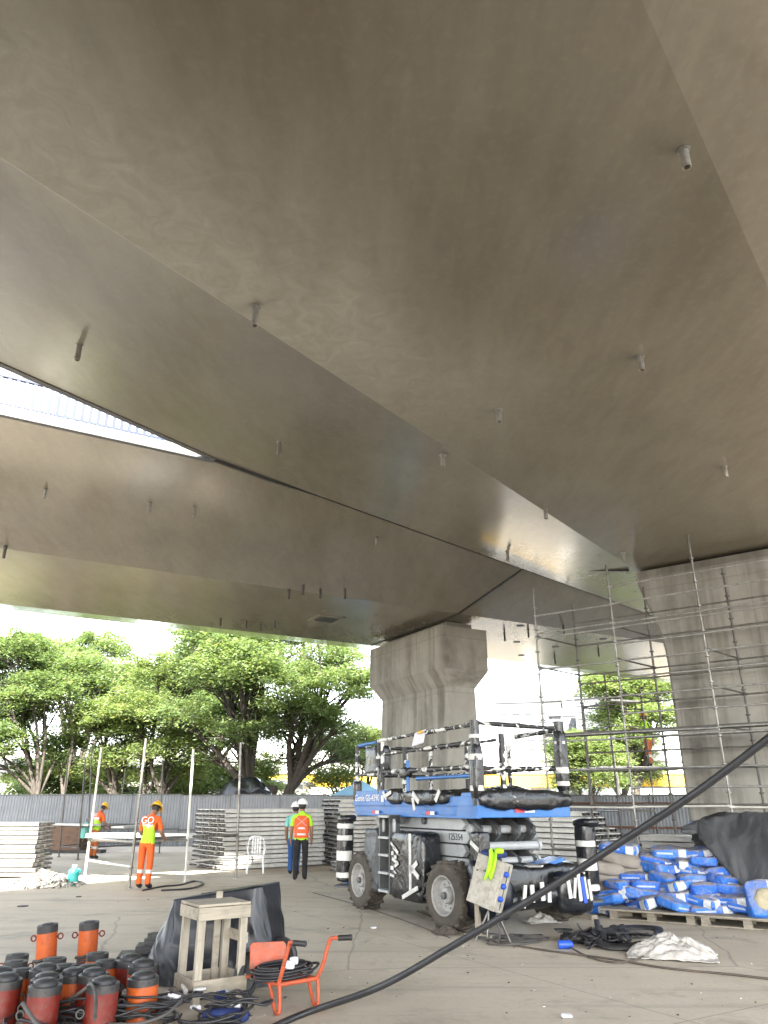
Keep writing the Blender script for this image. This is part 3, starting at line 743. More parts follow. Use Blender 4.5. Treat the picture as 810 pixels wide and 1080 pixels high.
# ------------------------------------------------------------------ far viaduct, houses, towers
fv = thing('far_viaduct', 'distant low beige viaduct with a yellow girder crossing behind the trees', 'viaduct', (0, 66, 0))
part('deck', M['parapet'], fv, lambda b: (b.box((-10, 0, 4.5), (150, 6, 1.1)), b.box((-10, -3.1, 5.3), (150, .25, .75))))
part('girder', M['yellow'], fv, lambda b: b.box((-10, -2.6, 3.45), (150, .5, .95)))
for x in (-62, -42, -22, 12.9, 34):
    part('pier', M['parapet'], fv, lambda b: b.prism([(x - .8, 0), (x + .8, 0), (x + .8, 2.9), (x + 1.7, 3.93), (x - 1.7, 3.93), (x - .8, 2.9)], -1.2, 1.2))
def tower(label, px, Y, w, d, h, rows, cols, m, rot=0):
    p = W(px, 848, Y); t = thing('apartment_tower', label, 'apartment tower', (p.x, p.y, 0), rot, 'distant apartment towers')
    part('wall', m, t, lambda b: b.box((0, 0, h / 2), (w, d, h)))
    part('roof', M['tower2'], t, lambda b: (b.box((0, 0, h + .3), (w + .6, d + .6, .6)), b.box((w * .15, 0, h + 2), (w * .4, d * .5, 2.8))))
    me = None
    for r_ in range(rows):
        for c_ in range(cols):
            x = -w / 2 + w * (c_ + .5) / cols; z = h * .12 + (h * .84) * (r_ + .5) / rows
            if me is None:
                b = MB(); ww, hh = w / cols * .5, h / rows * .42
                b.box((0, -.04, 0), (ww, .14, hh)); b.box((0, -.1, -hh / 2 - .1), (ww * 1.15, .3, .15), m=1); b.box((0, -.12, 0), (.12, .06, hh), m=1)
                me = b.mesh('window', [M['win'], M['tower2']])
            o = bpy.data.objects.new('window', me); C.objects.link(o); o.parent = t; o.location = (x, -d / 2, z)
    for k in range(0, rows, 3):
        part('balcony', M['tower2'], t, lambda b: b.box((w / 2 - w / cols * .5, -d / 2 - .5, h * .12 + h * .84 * k / rows), (w / cols * .9, 1., .9)))
tower('broad pale apartment tower just above the lift platform rails', 566, 210, 17, 14, 27, 10, 5, M['tower'], R(-14))
tower('slim pale apartment tower between the broad tower and the grey one', 601, 260, 11, 11, 29, 12, 4, M['tower'], R(-10))
tower('narrow greyer apartment tower seen beside the tree through the scaffolding', 636, 240, 11, 11, 33, 14, 4, M['tower2'], R(-16))
# low houses behind the left trees
h = thing('low_house', 'low white house with a long pale roof and orange awning wall behind the trees', 'house', tree_at(78, 52))
part('wall', M['housew'], h, lambda b: b.box((0, 0, 1.7), (17, 6, 3.4)))
part('roof', M['tower2'], h, lambda b: b.prism([(-9, 3.4), (9, 3.4), (9, 3.75), (0, 4.6), (-9, 3.75)], -3.6, 3.6))
part('awning', M['houseo'], h, lambda b: (b.prism([(-1.4, 1.3), (3.2, 1.3), (3.2, 1.38), (-1.4, 1.38)], -4.3, -3.0), b.box((1, -3.05, .9), (4.6, .12, 2.6))))
for x in (-6.5, -4.3, 4.6, 6.9):
    f_ = part('window', M['dgrey'], h, lambda b: b.box((x, -3.03, 2.1), (1.5, .12, 1.2)))
    part('pane', M['win'], f_, lambda b: b.box((x, -3.07, 2.1), (1.3, .08, 1.0)))
part('door', M['tealp'], h, lambda b: b.box((-2.6, -3.04, 1.1), (1.3, .14, 2.2)))
h = thing('low_house', 'low pale warehouse glimpsed under the crowns beside the yellow girder', 'house', tree_at(225, 60))
part('wall', M['housew'], h, lambda b: b.box((0, 0, 1.5), (14, 6, 3.0)))
part('roof', M['tower2'], h, lambda b: b.prism([(-7.4, 3.0), (7.4, 3.0), (7.4, 3.2), (0, 3.7), (-7.4, 3.2)], -3.5, 3.5))
for x in (-5, -1.7, 1.7, 5):
    part('window', M['win'], h, lambda b: b.box((x, -3.03, 1.7), (1.8, .12, 1.0)))
# covered heap and canvas tent beyond the hoarding
def heap_fn(b):
    b.blob((0, 0, 1.3), (2.3, 1.8, 2.7), .75, .9, 40, 24, .22, 1.6, 3, amp2=.10, sc2=2.6)
tag(part('covered_truckload', M['wrap'], None, heap_fn), 'black sheeted load showing above the hoarding beneath the tallest tree', 'covered load').location = tree_at(258, 34)
def tent_fn(b):
    b.add([(-1.6, -1.3, 1.9), (1.6, -1.3, 1.9), (1.6, 1.3, 1.9), (-1.6, 1.3, 1.9), (0, 0, 2.75)], [(0, 1, 4), (1, 2, 4), (2, 3, 4), (3, 0, 4)])
    b.add([(-1.6, -1.3, 1.65), (1.6, -1.3, 1.65), (1.6, 1.3, 1.65), (-1.6, 1.3, 1.65), (-1.6, -1.3, 1.9), (1.6, -1.3, 1.9), (1.6, 1.3, 1.9), (-1.6, 1.3, 1.9)], [(0, 1, 5, 4), (1, 2, 6, 5), (2, 3, 7, 6), (3, 0, 4, 7)])
tt = thing('canvas_canopy', 'light blue canvas canopy peeking over the hoarding beside the hammerhead pier', 'canopy', tree_at(380, 37))
part('cover', M['bluetent'], tt, tent_fn)
for x, y in ((-1.5, -1.2), (1.5, -1.2), (1.5, 1.2), (-1.5, 1.2)): part('leg', M['galv'], tt, lambda b: b.tube([(x, y, 0), (x, y, 1.9)], .03, 6))
p = W(654, 848, 33)
lp = thing('lamp_post', 'slim white lamp post beyond the hoarding, seen through the scaffolding', 'lamp post', (p.x, p.y, 0))
part('pole', M['wtube'], lp, lambda b: b.tube([(0, 0, 0), (0, 0, 2.5), (-.12, 0, 4.3)], [.08, .06, .05], 8))
part('lamp_head', M['galv'], lp, lambda b: b.box((-.12, -.25, 4.32), (.16, .6, .09)))
# ------------------------------------------------------------------ scissor lift
LD = Vector((.48, -.878, 0)).normalized()
LO = Vector((1.18, 13.86, 0)); LROT = math.atan2(LD.y, LD.x)
lift = thing('scissor_lift', 'blue and grey rough terrain scissor lift with rails wrapped in black film and white tape', 'scissor lift', LO, LROT)
LM = Matrix.Translation(LO) @ Matrix.Rotation(LROT, 4, 'Z')
LI = LM.inverted()
# chassis
part('chassis', [M['dgrey'], M['blue']], lift, lambda b: (b.box((0, 0, .58), (3.3, 1.1, .34)), b.box((-1.36, 0, .45), (.3, 1.6, .22)), b.box((1.36, 0, .45), (.3, 1.6, .22)),
     b.box((-1.75, 0, .62), (.25, 1.5, .3), m=1), b.box((1.72, 0, .60), (.22, 1.5, .26), m=1)), bevel=.015)
# wheels
def tyre_mb():
    b = MB(); q = Rx(PI / 2)
    b.lathe([(.255, -.15), (.27, -.165), (.36, -.175), (.41, -.165), (.435, -.14), (.44, 0), (.435, .14), (.41, .165), (.36, .175), (.27, .165), (.255, .15)], 40, 0, (0, 0, 0), q)
    for k in range(18):
        for sgn in (-1, 1):
            a = 2 * PI * (k + (.5 if sgn > 0 else 0)) / 18
            T = Ry(-a)
            b.box(T @ Vector((.443, sgn * .085, 0)), (.045, .175, .06), T @ Rz(0) @ Rx(sgn * .55), taper=.85)
    return b
def rim_mb(s):
    b = MB(); q = Rx(PI / 2 * s)
    # dish seen from outside (local +z of the lathe = outside)
    b.lathe([(.258, .165), (.27, .172), (.262, .178), (.245, .165), (.235, .12), (.215, .07), (.12, .055), (.115, .09), (.10, .13), (.085, .135), (0, .135)], 36, 0, (0, 0, 0), q)
    b.lathe([(.255, -.15), (.255, .165)], 36, 0, (0, 0, 0), q)
    for k in range(9):
        a = 2 * PI * k / 9
        b.lathe([(.014, .05), (.014, .085), (0, .085)], 8, 0, q @ Vector((math.cos(a) * .165, math.sin(a) * .165, 0)), q)
    b.lathe([(.05, .13), (.05, .175), (0, .18)], 14, 1, (0, 0, 0), q)
    return b
tm = tyre_mb().mesh('tyre', [M['tyre']]); rmn = rim_mb(1).mesh('rim', [M['rim'], M['dgrey']]); rmf = rim_mb(-1).mesh('rim', [M['rim'], M['dgrey']])
for u in (-1.36, 1.36):
    for v in (-.95, .95):
        w_ = bpy.data.objects.new('wheel', None); C.objects.link(w_); w_.parent = lift; w_.location = (u, v, .452); w_.rotation_euler = (0, rnd.uniform(0, 1), R(6) if u > 0 and v < 0 else 0)
        for nm, me in (('tyre', tm), ('rim', rmn if v < 0 else rmf)):
            o = bpy.data.objects.new(nm, me); C.objects.link(o); o.parent = w_
# folded scissor stack
for k, z in enumerate((.84, 1.03, 1.22, 1.41)):
    e = .12 if k % 2 else 0.0
    def arm(b, v, ext=0):
        b.prism([(-1.72 + e, z), (-1.6 + e, z + .085), (1.38 - e, z + .085), (1.48 - e, z), (1.38 - e, z - .085), (-1.6 + e, z - .085)], v - .045, v + .045)
    part('scissor_arm', M['grey'], lift, lambda b: arm(b, -.62), bevel=.008)
    part('scissor_arm', M['grey'], lift, lambda b: arm(b, .62), bevel=.008)
part('inner_frame', M['black'], lift, lambda b: b.box((-.25, 0, 1.12), (2.7, 1.1, .78)))
for u, z in ((1.52, 1.10), (1.48, .88), (1.56, .66), (1.36, 1.33)):
    part('cross_tube', M['grey'], lift, lambda b: (b.tube([(u, -.58, z), (u, .6, z)], .062, 16), b.tube([(u, -.6, z), (u, -.55, z)], .085, 16), b.tube([(u, .57, z), (u, .62, z)], .085, 16)))
for v in (-.52, .5, -.18, .2):
    part('front_arm', M['dgrey'], lift, lambda b: (b.bar((1.2, v, 1.47), (1.56, v, 1.30), .06, .15), b.bar((1.56, v, 1.30), (1.22, v, 1.05), .05, .1), b.bar((1.2, v, 1.0), (1.55, v, .86), .05, .12), b.tube([(1.5, v - .05, 1.30), (1.5, v + .05, 1.30)], .055, 14)))
for u, z in ((-.55, 1.22), (-.6, 1.44), (.2, 1.44), (.22, 1.22)):
    part('pivot_pin', M['dgrey'], lift, lambda b: b.tube([(u, -.72, z), (u, -.6, z)], .055, 14))
text_mesh('125354', .135, M['black'], 'serial_number', lift, Matrix.Translation((1.08, -.668, 1.22)) @ Matrix.Rotation(PI / 2, 4, 'X'))
# platform
PX0, PX1, PV = -2.05, 2.0, .86
part('platform', M['blue'], lift, lambda b: (b.box(((PX0 + PX1) / 2, 0, 1.60), (PX1 - PX0, 2 * PV, .16)),
      b.box(((PX0 + PX1) / 2, -PV - .006, 1.52), (PX1 - PX0 - .3, .05, .05)), b.box((PX1 + .004, 0, 1.60), (.03, 2 * PV + .04, .18))), bevel=.01)
part('deck_plate', M['dgrey'], lift, lambda b: b.box(((PX0 + PX1) / 2, 0, 1.69), (PX1 - PX0 - .06, 2 * PV - .06, .02)))
def toe(b):
    b.box((-1.42, -PV - .012, 1.80), (1.24, .05, .26)); b.box((PX0 - .01, 0, 1.80), (.05, 2 * PV, .26)); b.box((1.0, PV, 1.76), (2.0, .05, .18)); b.box((.6, -PV - .01, 1.74), (2.8, .05, .14))
    b.prism([(1.42, 1.5), (2.02, 1.5), (2.02, 1.86), (1.62, 1.86)], -PV - .03, -PV + .03)
part('toe_board', M['blue'], lift, toe, bevel=.006)
TX = Matrix.Rotation(PI / 2, 4, 'X')
text_mesh('Genie', .165, M['paper'], 'maker_lettering', lift, Matrix.Translation((-1.77, -PV - .041, 1.80)) @ TX, bold=.0015)
text_mesh('GS-4390', .155, M['paper'], 'model_lettering', lift, Matrix.Translation((-1.255, -PV - .041, 1.80)) @ TX, bold=.0015)
part('notice', M['paper'], lift, lambda b: b.box((-.87, -PV - .042, 1.79), (.1, .006, .11)))
for u in (-1.2, .66, ):
    part('reflector', [M['redp'], M['paper']], lift, lambda b: (b.box((u, -PV - .036, 1.565), (.12, .012, .055)), b.box((u + .125, -PV - .036, 1.565), (.12, .012, .055), m=1)))
part('reflector', [M['redp'], M['paper']], lift, lambda b: (b.box((PX1 + .024, -.12, 1.615), (.012, .18, .07)), b.box((PX1 + .024, .07, 1.615), (.012, .19, .07), m=1)))
# guard rails, wrapped
def post(u, v, z1, r, mat, z0=1.68): part('rail_post', mat, lift, lambda b: b.tube([(u, v, z0), (u, v, z1)], r, 8))
for u, v, z1, r in ((-2.0, -.84, 2.78, .045), (-1.12, -.84, 2.82, .04), (-.98, -.84, 2.80, .035), (-.15, -.84, 2.62, .05), (1.96, -.84, 2.9, .075), (2.0, .80, 2.95, .075),
                    (1.9, -.30, 2.72, .05), (-2.0, .84, 2.76, .04), (-.7, .84, 2.76, .04), (.6, .84, 2.76, .04)):
    post(u, v, z1, r, M['taped'] if r < .07 else M['wrap'])
post(-.05, -.85, 2.4, .03, M['blue'])
def rail(a, b_, r=.03, m='taped', name='guard_rail'):
    n = max(2, int((Vector(b_) - Vector(a)).length / .12)); rr = random.Random(int(sum(a) * 1000))
    P = [Vector(a).lerp(Vector(b_), i / n) for i in range(n + 1)]
    part(name, M[m], lift, lambda b: b.tube(P, [r * rr.uniform(.8, 1.35) for _ in P], 8))
rail((-2.0, -.84, 2.76), (-1.2, -.84, 2.78), .028, 'blue'); rail((-1.2, -.84, 2.80), (1.96, -.84, 2.84), .032); rail((-.98, -.84, 2.55), (1.96, -.84, 2.58), .028)
rail((-2.0, -.84, 2.22), (-1.0, -.84, 2.22), .034); rail((-1.0, -.84, 2.24), (1.96, -.84, 2.22), .036); rail((.2, -.82, 2.1), (1.96, -.82, 2.1), .025, 'blue')
rail((1.98, -.84, 2.86), (2.0, .80, 2.84), .03); rail((1.98, -.84, 2.2), (2.0, .80, 2.22), .03)
rail((-2.0, .84, 2.74), (2.0, .82, 2.82), .03); rail((-2.0, .84, 2.22), (2.0, .82, 2.25), .034)
rail((-2.0, -.84, 2.74), (-2.0, .84, 2.74), .03); rail((-2.0, -.84, 2.22), (-2.0, .84, 2.22), .03)
rail((-1.12, -.86, 2.8), (-1.0, -.84, 1.7), .02)
def cuff(c, d, s, m='wrap'): part('wrapping', M[m], lift, lambda b: b.blob(c, d, .6, .6, 18, 12, .02, 7, s))
for i, (c, d) in enumerate((((1.96, -.84, 2.15), (.2, .2, .85)), ((2.0, .8, 2.35), (.2, .2, 1.0)), ((-2.0, -.84, 1.95), (.16, .16, .4)), ((-.15, -.84, 2.2), (.34, .14, .18)), ((-1.05, -.84, 2.1), (.13, .13, .5)))):
    cuff(c, d, i + 2)
for u, v, z, r, h in ((1.96, -.84, 2.36, .108, .09), (1.96, -.84, 1.92, .108, .08), (1.96, -.84, 2.66, .092, .06), (2.0, .8, 2.2, .108, .1), (2.0, .8, 2.0, .106, .07), (2.0, .8, 2.62, .1, .05), (-2.0, -.84, 2.4, .06, .05), (-2.0, -.84, 2.1, .062, .06), (-1.12, -.84, 2.5, .055, .05), (-1.12, -.84, 2.3, .055, .05), (-.15, -.84, 2.05, .062, .06)):
    part('tape_band', M['tape'], lift, lambda b: b.lathe([(r - .01, -h / 2), (r, -h / 2 + .004), (r, h / 2 - .004), (r - .01, h / 2)], 14, 0, (u, v, z)))
part('control_box', M['wrap'], lift, lambda b: b.blob((-1.36, -.74, 2.47), (.55, .3, .5), .3, .3, 30, 22, .02, 6, 4, amp2=.012))
part('placard', M['paper'], lift, lambda b: b.box((.42, -.9, 2.74), (.34, .012, .24), Rx(-.35) @ Ry(-.12)))
part('placard', M['paper'], lift, lambda b: b.box((1.9, -.22, 2.66), (.012, .36, .22), Rx(.25)))
part('placard_strip', M['yellow'], lift, lambda b: b.box((.5, -.925, 2.83), (.16, .008, .04), Rx(-.35) @ Ry(-.12)))
# crumpled film along the toe boards
part('wrapping', M['wrap'], lift, lambda b: b.blob((2.0, 0.0, 1.76), (.26, 1.75, .26), .6, .5, 60, 22, .05, 3.2, 7, amp2=.02, sc2=8))
part('wrapping', M['wrap'], lift, lambda b: b.blob((.55, -.86, 1.80), (1.5, .2, .2), .6, .5, 60, 18, .04, 3.6, 8, amp2=.02, sc2=8))
part('wrapping', M['wrap'], lift, lambda b: b.blob((-.42, -.84, 1.82), (.5, .2, .24), .6, .5, 30, 18, .04, 3.6, 9, amp2=.02, sc2=8))
part('wrapping', M['wrap'], lift, lambda b: b.blob((.6, .3, 1.78), (1.9, .7, .34), .7, .5, 40, 22, .09, 2.4, 10, amp2=.02, sc2=6))
for i, (c, rot, d) in enumerate((((.42, -.985, 1.80), Ry(.6), (.24, .012, .08)), ((.36, -.99, 1.70), Ry(1.3), (.2, .012, .06)), ((1.08, -.98, 1.82), Ry(-.9), (.2, .012, .07)), ((-.55, -.965, 1.86), Ry(-.3), (.22, .012, .06)), ((-.7, -.95, 1.84), Ry(.8), (.18, .012, .05)), ((2.14, -.3, 1.78), Rz(PI/2) @ Ry(.3), (.16, .012, .05)))):
    part('tape_strip', M['tape'], lift, lambda b: b.box(c, d, rot))
# ladder
def ladder(b):
    for u in (-.62, -.26):
        b.box((u, -1.0, .92), (.035, .2, 1.2))
        b.box((u, -.95, 1.46), (.035, .3, .14))
    b.box((-.44, -.93, .92), (.34, .02, 1.2))
part('ladder', M['dgrey'], lift, ladder, bevel=.004)
for z in (.36, .63, .90, 1.17, 1.5): part('ladder_step', M['grey'], lift, lambda b: b.box((-.44, -1.05, z), (.33, .16, .035)))
for u in (-.5, -.12): part('hand_hole', M['grey'], lift, lambda b: b.blob((u - .1, -1.03, 1.36), (.09, .05, .22), .6, .6, 14, 10))
# side modules in film
part('side_module', M['wrapg'], lift, lambda b: b.blob((-.98, -.92, .80), (.52, .34, .98), .25, .3, 40, 34, .03, 4, 11, amp2=.018, sc2=8))
part('side_module', M['wrap'], lift, lambda b: b.blob((.30, -.92, .78), (1.0, .42, .98), .22, .25, 50, 34, .025, 3, 12, amp2=.02, sc2=7))
rr = random.Random(3)
for i in range(9):
    part('tape_strip', M['tape'], lift, lambda b: b.box((-.05 + rr.uniform(-.09, .16), -1.152, .62 + i * .055), (rr.uniform(.06, .2), .012, rr.uniform(.025, .06)), Ry(rr.uniform(-.6, .6))))
part('tape_strip', M['tape'], lift, lambda b: b.box((.50, -1.15, .85), (.06, .014, .82)))
part('tape_strip', M['tape'], lift, lambda b: b.box((.62, -1.15, .72), (.3, .014, .07), Ry(.5))); part('tape_strip', M['tape'], lift, lambda b: b.box((.6, -1.15, .78), (.26, .014, .07), Ry(-.6)))
part('tape_strip', M['tape'], lift, lambda b: b.box((.52, -1.17, .42), (.5, .014, .06), Ry(-.35)))
part('front_cover', M['wrap'], lift, lambda b: b.blob((1.66, -.62, 1.0), (.26, .2, .62), .2, .25, 24, 22, .02, 5, 13, amp2=.01))
part('tape_strip', M['tape'], lift, lambda b: b.box((1.68, -.735, 1.12), (.22, .014, .06), Ry(.5)))
# outriggers
def outrigger(u, v, name_seed, h=1.05, lean=0):
    t = bpy.data.objects.new('outrigger', None); C.objects.link(t); t.parent = lift; t.location = (u, v, .3)
    part('leg', M['wrap'], t, lambda b: b.blob((0, 0, .1 + h / 2), (.26, .26, h), .18, .6, 24, 34, .02, 6, name_seed, amp2=.012))
    part('foot', M['dgrey'], t, lambda b: (b.lathe([(.0, .0), (.19, .0), (.19, .03), (.06, .06), (.06, .16), (0, .16)], 18)))
    for z in (.2, .48, .56, .82, 1.02):
        if z < h: part('tape_band', M['tape'], t, lambda b: b.lathe([(.13, z - .05), (.158, z - .04), (.158, z + .04), (.13, z + .05)], 16))
    part('top_flap', M['wrap'], t, lambda b: b.blob((.03, 0, h + .1), (.42, .3, .13), .5, .6, 20, 10, .03, 5, name_seed + 1))
    return t
def loc(px, py, z=0):
    g = G(px, py, z); q = LI @ g; return q
q1 = Vector((-1.91, -1.12, 0)); outrigger(q1.x, q1.y, 21)
part('outrigger_beam', M['blue'], lift, lambda b: b.bar((q1.x, q1.y, .42), (-1.8, -.45, .5), .14, .16))
q2 = LI @ Vector((3.2, 12.85, 0)); outrigger(q2.x, q2.y, 23, 1.02)
part('outrigger_beam', M['blue'], lift, lambda b: b.bar((q2.x, q2.y, .5), (1.2, .5, .5), .14, .16))
# front outrigger pair lying across the nose, heavily wrapped
part('nose_wrapping', M['wrap'], lift, lambda b: b.blob((1.98, .0, .62), (.5, 1.9, .48), .35, .4, 70, 26, .06, 2.5, 30, amp2=.03, sc2=6))
part('nose_wrapping', M['sheet'], lift, lambda b: b.blob((1.98, -.72, .55), (.55, .5, .75), .5, .5, 40, 26, .07, 3.0, 31, amp2=.03, sc2=6))
part('outrigger_beam', M['wrap'], lift, lambda b: b.tube([(2.15, -.6, .42), (2.25, .0, .46), (2.3, .5, .56)], [.14, .14, .16], 14))
part('nose_wrapping', M['wrap'], lift, lambda b: b.blob((2.26, .48, .50), (.46, .62, .52), .4, .5, 50, 24, .06, 3, 32, amp2=.03, sc2=6))
part('blue_panel', M['blue'], lift, lambda b: b.box((1.95, .35, .88), (.34, .5, .05), Rx(.2)))
rr = random.Random(9)
for i, (v, z) in enumerate(((-.42, .50), (-.28, .53), (-.1, .55), (.02, .52), (.30, .60), (.41, .58), (.50, .60), (.61, .57), (.70, .54))):
    part('tape_strip', M['tape'], lift, lambda b: b.box((2.40 + (.11 if v > .25 else 0) - abs(v) * .02, v, z), (.02, rr.uniform(.04, .07), rr.uniform(.22, .4)), Rx(rr.uniform(-.25, .25))))
for v, z, w in ((-.1, .86, .3), (.6, .80, .4), (.68, .74, .3)):
    part('tape_strip', M['tape'], lift, lambda b: b.box((2.2, v, z), (.36, .05, .02), Rx(.2) @ Rz(.3)))
part('strip_flap', M['bluep'], lift, lambda b: b.box((2.52, .56, .55), (.02, .06, .34), Rx(.1)))

# ------------------------------------------------------------------ electrical box on its stand
g = Vector((1.33, 11.35, 0)); 
ec = thing('control_cabinet', 'dirty cream electrical box tilted on a timber post before the front lift wheel', 'electrical box', g, R(-40))
TL = Ry(R(14)) @ Rx(R(-12))
bc = Vector((.15, 0, .70))
part('box', M['cabinet'], ec, lambda b: b.box(bc, (.44, .24, .62), TL), bevel=.01)
part('door_seam', M['black'], ec, lambda b: b.box(bc + TL @ Vector((.222, .02, 0)), (.006, .012, .56), TL))
for z in (-.14, .02, .17): part('socket', M['bluep'], ec, lambda b: b.lathe([(.034, 0), (.036, .03), (.026, .05), (0, .055)], 14, 0, bc + TL @ Vector((.222, -.05, z)), TL @ Ry(PI / 2)))
for x, z in ((-.16, .1), (-.05, .12)): part('latch', M['dgrey'], ec, lambda b: b.lathe([(.014, 0), (.014, .012), (0, .014)], 10, 0, bc + TL @ Vector((x, -.121, z)), TL @ Rx(PI / 2)))
part('post', M['woodv'], ec, lambda b: b.box((-.16, .14, .44), (.07, .05, .88)))
part('foot_plank', M['wood'], ec, lambda b: b.box((-.16, .14, .02), (.4, .09, .04), Rz(.2)))
for a_, b_ in (((.16, .02, .46), (-.02, -.16, .0)), ((.18, .02, .46), (.42, .02, 0)), ((.16, .05, .46), (.18, .34, 0)), ((.12, .0, .42), (.12, -.08, .05))):
    part('leg', M['galv'], ec, lambda b: b.tube([a_, b_], .014, 8))
part('cable_drop', M['hosed'], ec, lambda b: b.tube(catmull([(.26, .02, .42), (.24, -.02, .28), (.3, -.05, .12), (.36, -.2, .02)], 6), .012, 6))
cl = tag(part('cloth', M['navy'], None, lambda b: b.blob((0, 0, 0), (.34, .18, .09), .6, .6, 26, 14, .04, 7, 40, amp2=.02)), 'dark blue cloth bundled on top of the cream electrical box', 'cloth')
cl.location = g + Vector((.20, -.02, 1.05))
hv = MB(); hv.grid(lambda u, v: Vector(((u - .5) * .10 - .10 * v * v, -.07 - .05 * math.sin(v * 3) - .02 * math.sin(u * 9), .06 - .34 * v + .03 * math.sin(u * 7 + v * 4))), 10, 22)
hv.blob((.10, .02, .05), (.12, .1, .06), .6, .6, 16, 10, .03, 8, 41)
ho = hv.build('safety_strap', M['lime'], None, solid=.012); ho.location = g + Vector((.16, -.16, 1.05))
tag(ho, 'lime green safety strap hanging over the cream electrical box', 'strap')
# ------------------------------------------------------------------ stacked aluminium panels
def panel_mesh(L, w=.44, h=.095):
    b = MB()
    b.box((L / 2, 0, h - .011), (L, w, .02)); b.box((L / 2, -w / 2 + .012, h / 2 - .012), (L - .01, .022, h - .028)); b.box((L / 2, w / 2 - .012, h / 2 - .012), (L - .01, .022, h - .028))
    b.box((L / 2, -w / 2 + .03, .008), (L - .01, .05, .014)); b.box((L / 2, w / 2 - .03, .008), (L - .01, .05, .014))
    b.box((L / 2, -w / 2 - .004, h * .45), (L - .02, .008, .014))
    for x in (.06, L - .06):
        b.box((x, 0, h / 2 - .012), (.02, w - .06, h - .05), m=1)
    for y in (-w * .28, w * .28):
        for x, s in ((-.035, 1), (L + .035, -1)): b.box((x, y, h * .45), (.09, .05, .045), m=1)
    return b
ALU = [M['alu'], M['hookgr']]
def stack(corner, d_az, L, cols, rows, where, group, pitch=(.5, .12), seed=0, keep=None, w=.44, mats=None, side=1):
    """corner = ground point of the near end and near side; panels run along azimuth d_az"""
    rr = random.Random(seed); a = R(90 - d_az); ex = Vector((math.cos(a), math.sin(a), 0)); ey = Vector((-ex.y, ex.x, 0)) * side
    me = panel_mesh(L, w, pitch[1] * .8).mesh('metal_panel', mats or ALU)
    for r_ in range(rows):
        for c_ in range(cols):
            if keep and not keep(r_, c_): continue
            o = bpy.data.objects.new('metal_panel', me); C.objects.link(o)
            o.location = Vector(corner) + ex * rr.uniform(-.05, .05) + ey * ((c_ + .5) * pitch[0] + rr.uniform(-.012, .012)) + Vector((0, 0, .03 + r_ * pitch[1]))
            o.rotation_euler = (0, 0, a + rr.uniform(-.008, .008))
            row = 'bottom row' if r_ == 0 else ('top row' if r_ == rows - 1 else NTH[r_] + ' row up')
            lab = f'metal panel, {row}' + (f', {NTH[c_]} pile from {where[1]}' if cols > 1 else '') + f', {where[0]}'
            tag(o, lab, 'metal panel', group)
k1 = G(235, 919)
stack((k1.x, k1.y, 0), 52, 3.3, 4, 13, ('stack behind white chair', 'long face'), 'metal panels stacked behind the white chair', seed=1)
kb = Vector((-1.32, 23.9, 0))
stack(kb, 64, 1.8, 3, 15, ('dark ended stack behind vest', 'long face'), 'dark ended panels stacked behind the vest worker', (.46, .122), seed=2, mats=[M['alu'], M['hookblk']], w=.41)
k3 = G(33, 926)
stack((k3.x, k3.y, 0), 268, 3.0, 2, 12, ('sunlit stack by rubble', 'rubble side'), 'metal panels stacked in sun at the photo edge', (.5, .105), seed=3, side=-1)
k4 = Vector((4.45, 17.9, 0))
stack(k4, -42, 2.2, 6, 13, ('stack beyond lift nose', 'lift side'), 'beam ends stacked beyond the lift nose', (.30, .118), seed=4, w=.255, side=-1,
      keep=lambda r_, c_: r_ < 13 - max(0, c_ - 1) * 1.5, mats=[M['alu'], M['hookblk']])
k5 = Vector((5.07, 15.9, 0))
stack(k5, 127.5, 1.0, 2, 9, ('low stack before stained pier', 'bags'), 'long beams stacked before the stained pier', (.4, .125), seed=5, w=.36, mats=[M['alu'], M['hookblk']], side=1)
k6 = G(395, 921) + Vector((-1.2, 1.6, 0))
# loose low pile beside the back lift wheel
for i in range(6):
    o = bpy.data.objects.new('metal_panel', panel_mesh(1.5, .3, .08).mesh('metal_panel', ALU)) if i == 0 else o.copy(); C.objects.link(o)
    q = G(352 + (i % 2) * 14, 921 - (i % 2) * 4); o.location = (q.x, q.y + .3, .01 + (i // 2) * .09); o.rotation_euler = (0, 0, R(28 + 5 * (i % 3)))
    tag(o, f'loose metal panel, {NTH[i // 2]} layer, {"nearer" if i % 2 == 0 else "farther"} one, low pile behind the wrapped outrigger', 'metal panel', 'loose panels behind the wrapped outrigger')

# ------------------------------------------------------------------ tube scaffolds
def standard(parent, p, z1, r=.025, m='galv', ros=True, z0=0.0, lean=(0, 0)):
    def fn(b):
        b.tube([(p[0], p[1], z0), (p[0] + lean[0], p[1] + lean[1], z1)], r, 8)
        z = z0 + .4
        while ros and z < z1:
            t_ = (z - z0) / (z1 - z0)
            b.lathe([(r, -.02), (.05, -.012), (.05, .012), (r, .02)], 8, 0, (p[0] + lean[0] * t_, p[1] + lean[1] * t_, z)); z += .5
        b.box((p[0], p[1], z0 + .006), (.13, .13, .012))
    return part('standard', M[m], parent, fn)
def tube_part(parent, name, a, b_, r=.019, m='galv'):
    def fn(b):
        a2, c2_ = Vector(a), Vector(b_); b.tube([a2, c2_], r, 7)
        d = (c2_ - a2).normalized()
        for e in (a2 + d * .02, c2_ - d * .02): b.tube([e - d * .035, e + d * .035], r * 1.5, 7)
    return part(name, M[m], parent, fn)
SP0 = Vector((3.47, 16.7, 0)); LBAY = 1.8
def fr(i): return SP0 + pA * LBAY * i
SB0 = Vector((4.63, 17.75, 0))
def bk(i): return Vector((SB0.x, SB0.y, 0)) + pA * (LBAY * .985) * i - dA * .0
sc = thing('tube_scaffold', 'tall open scaffold of steel tubes in front of the stained pier', 'scaffold')
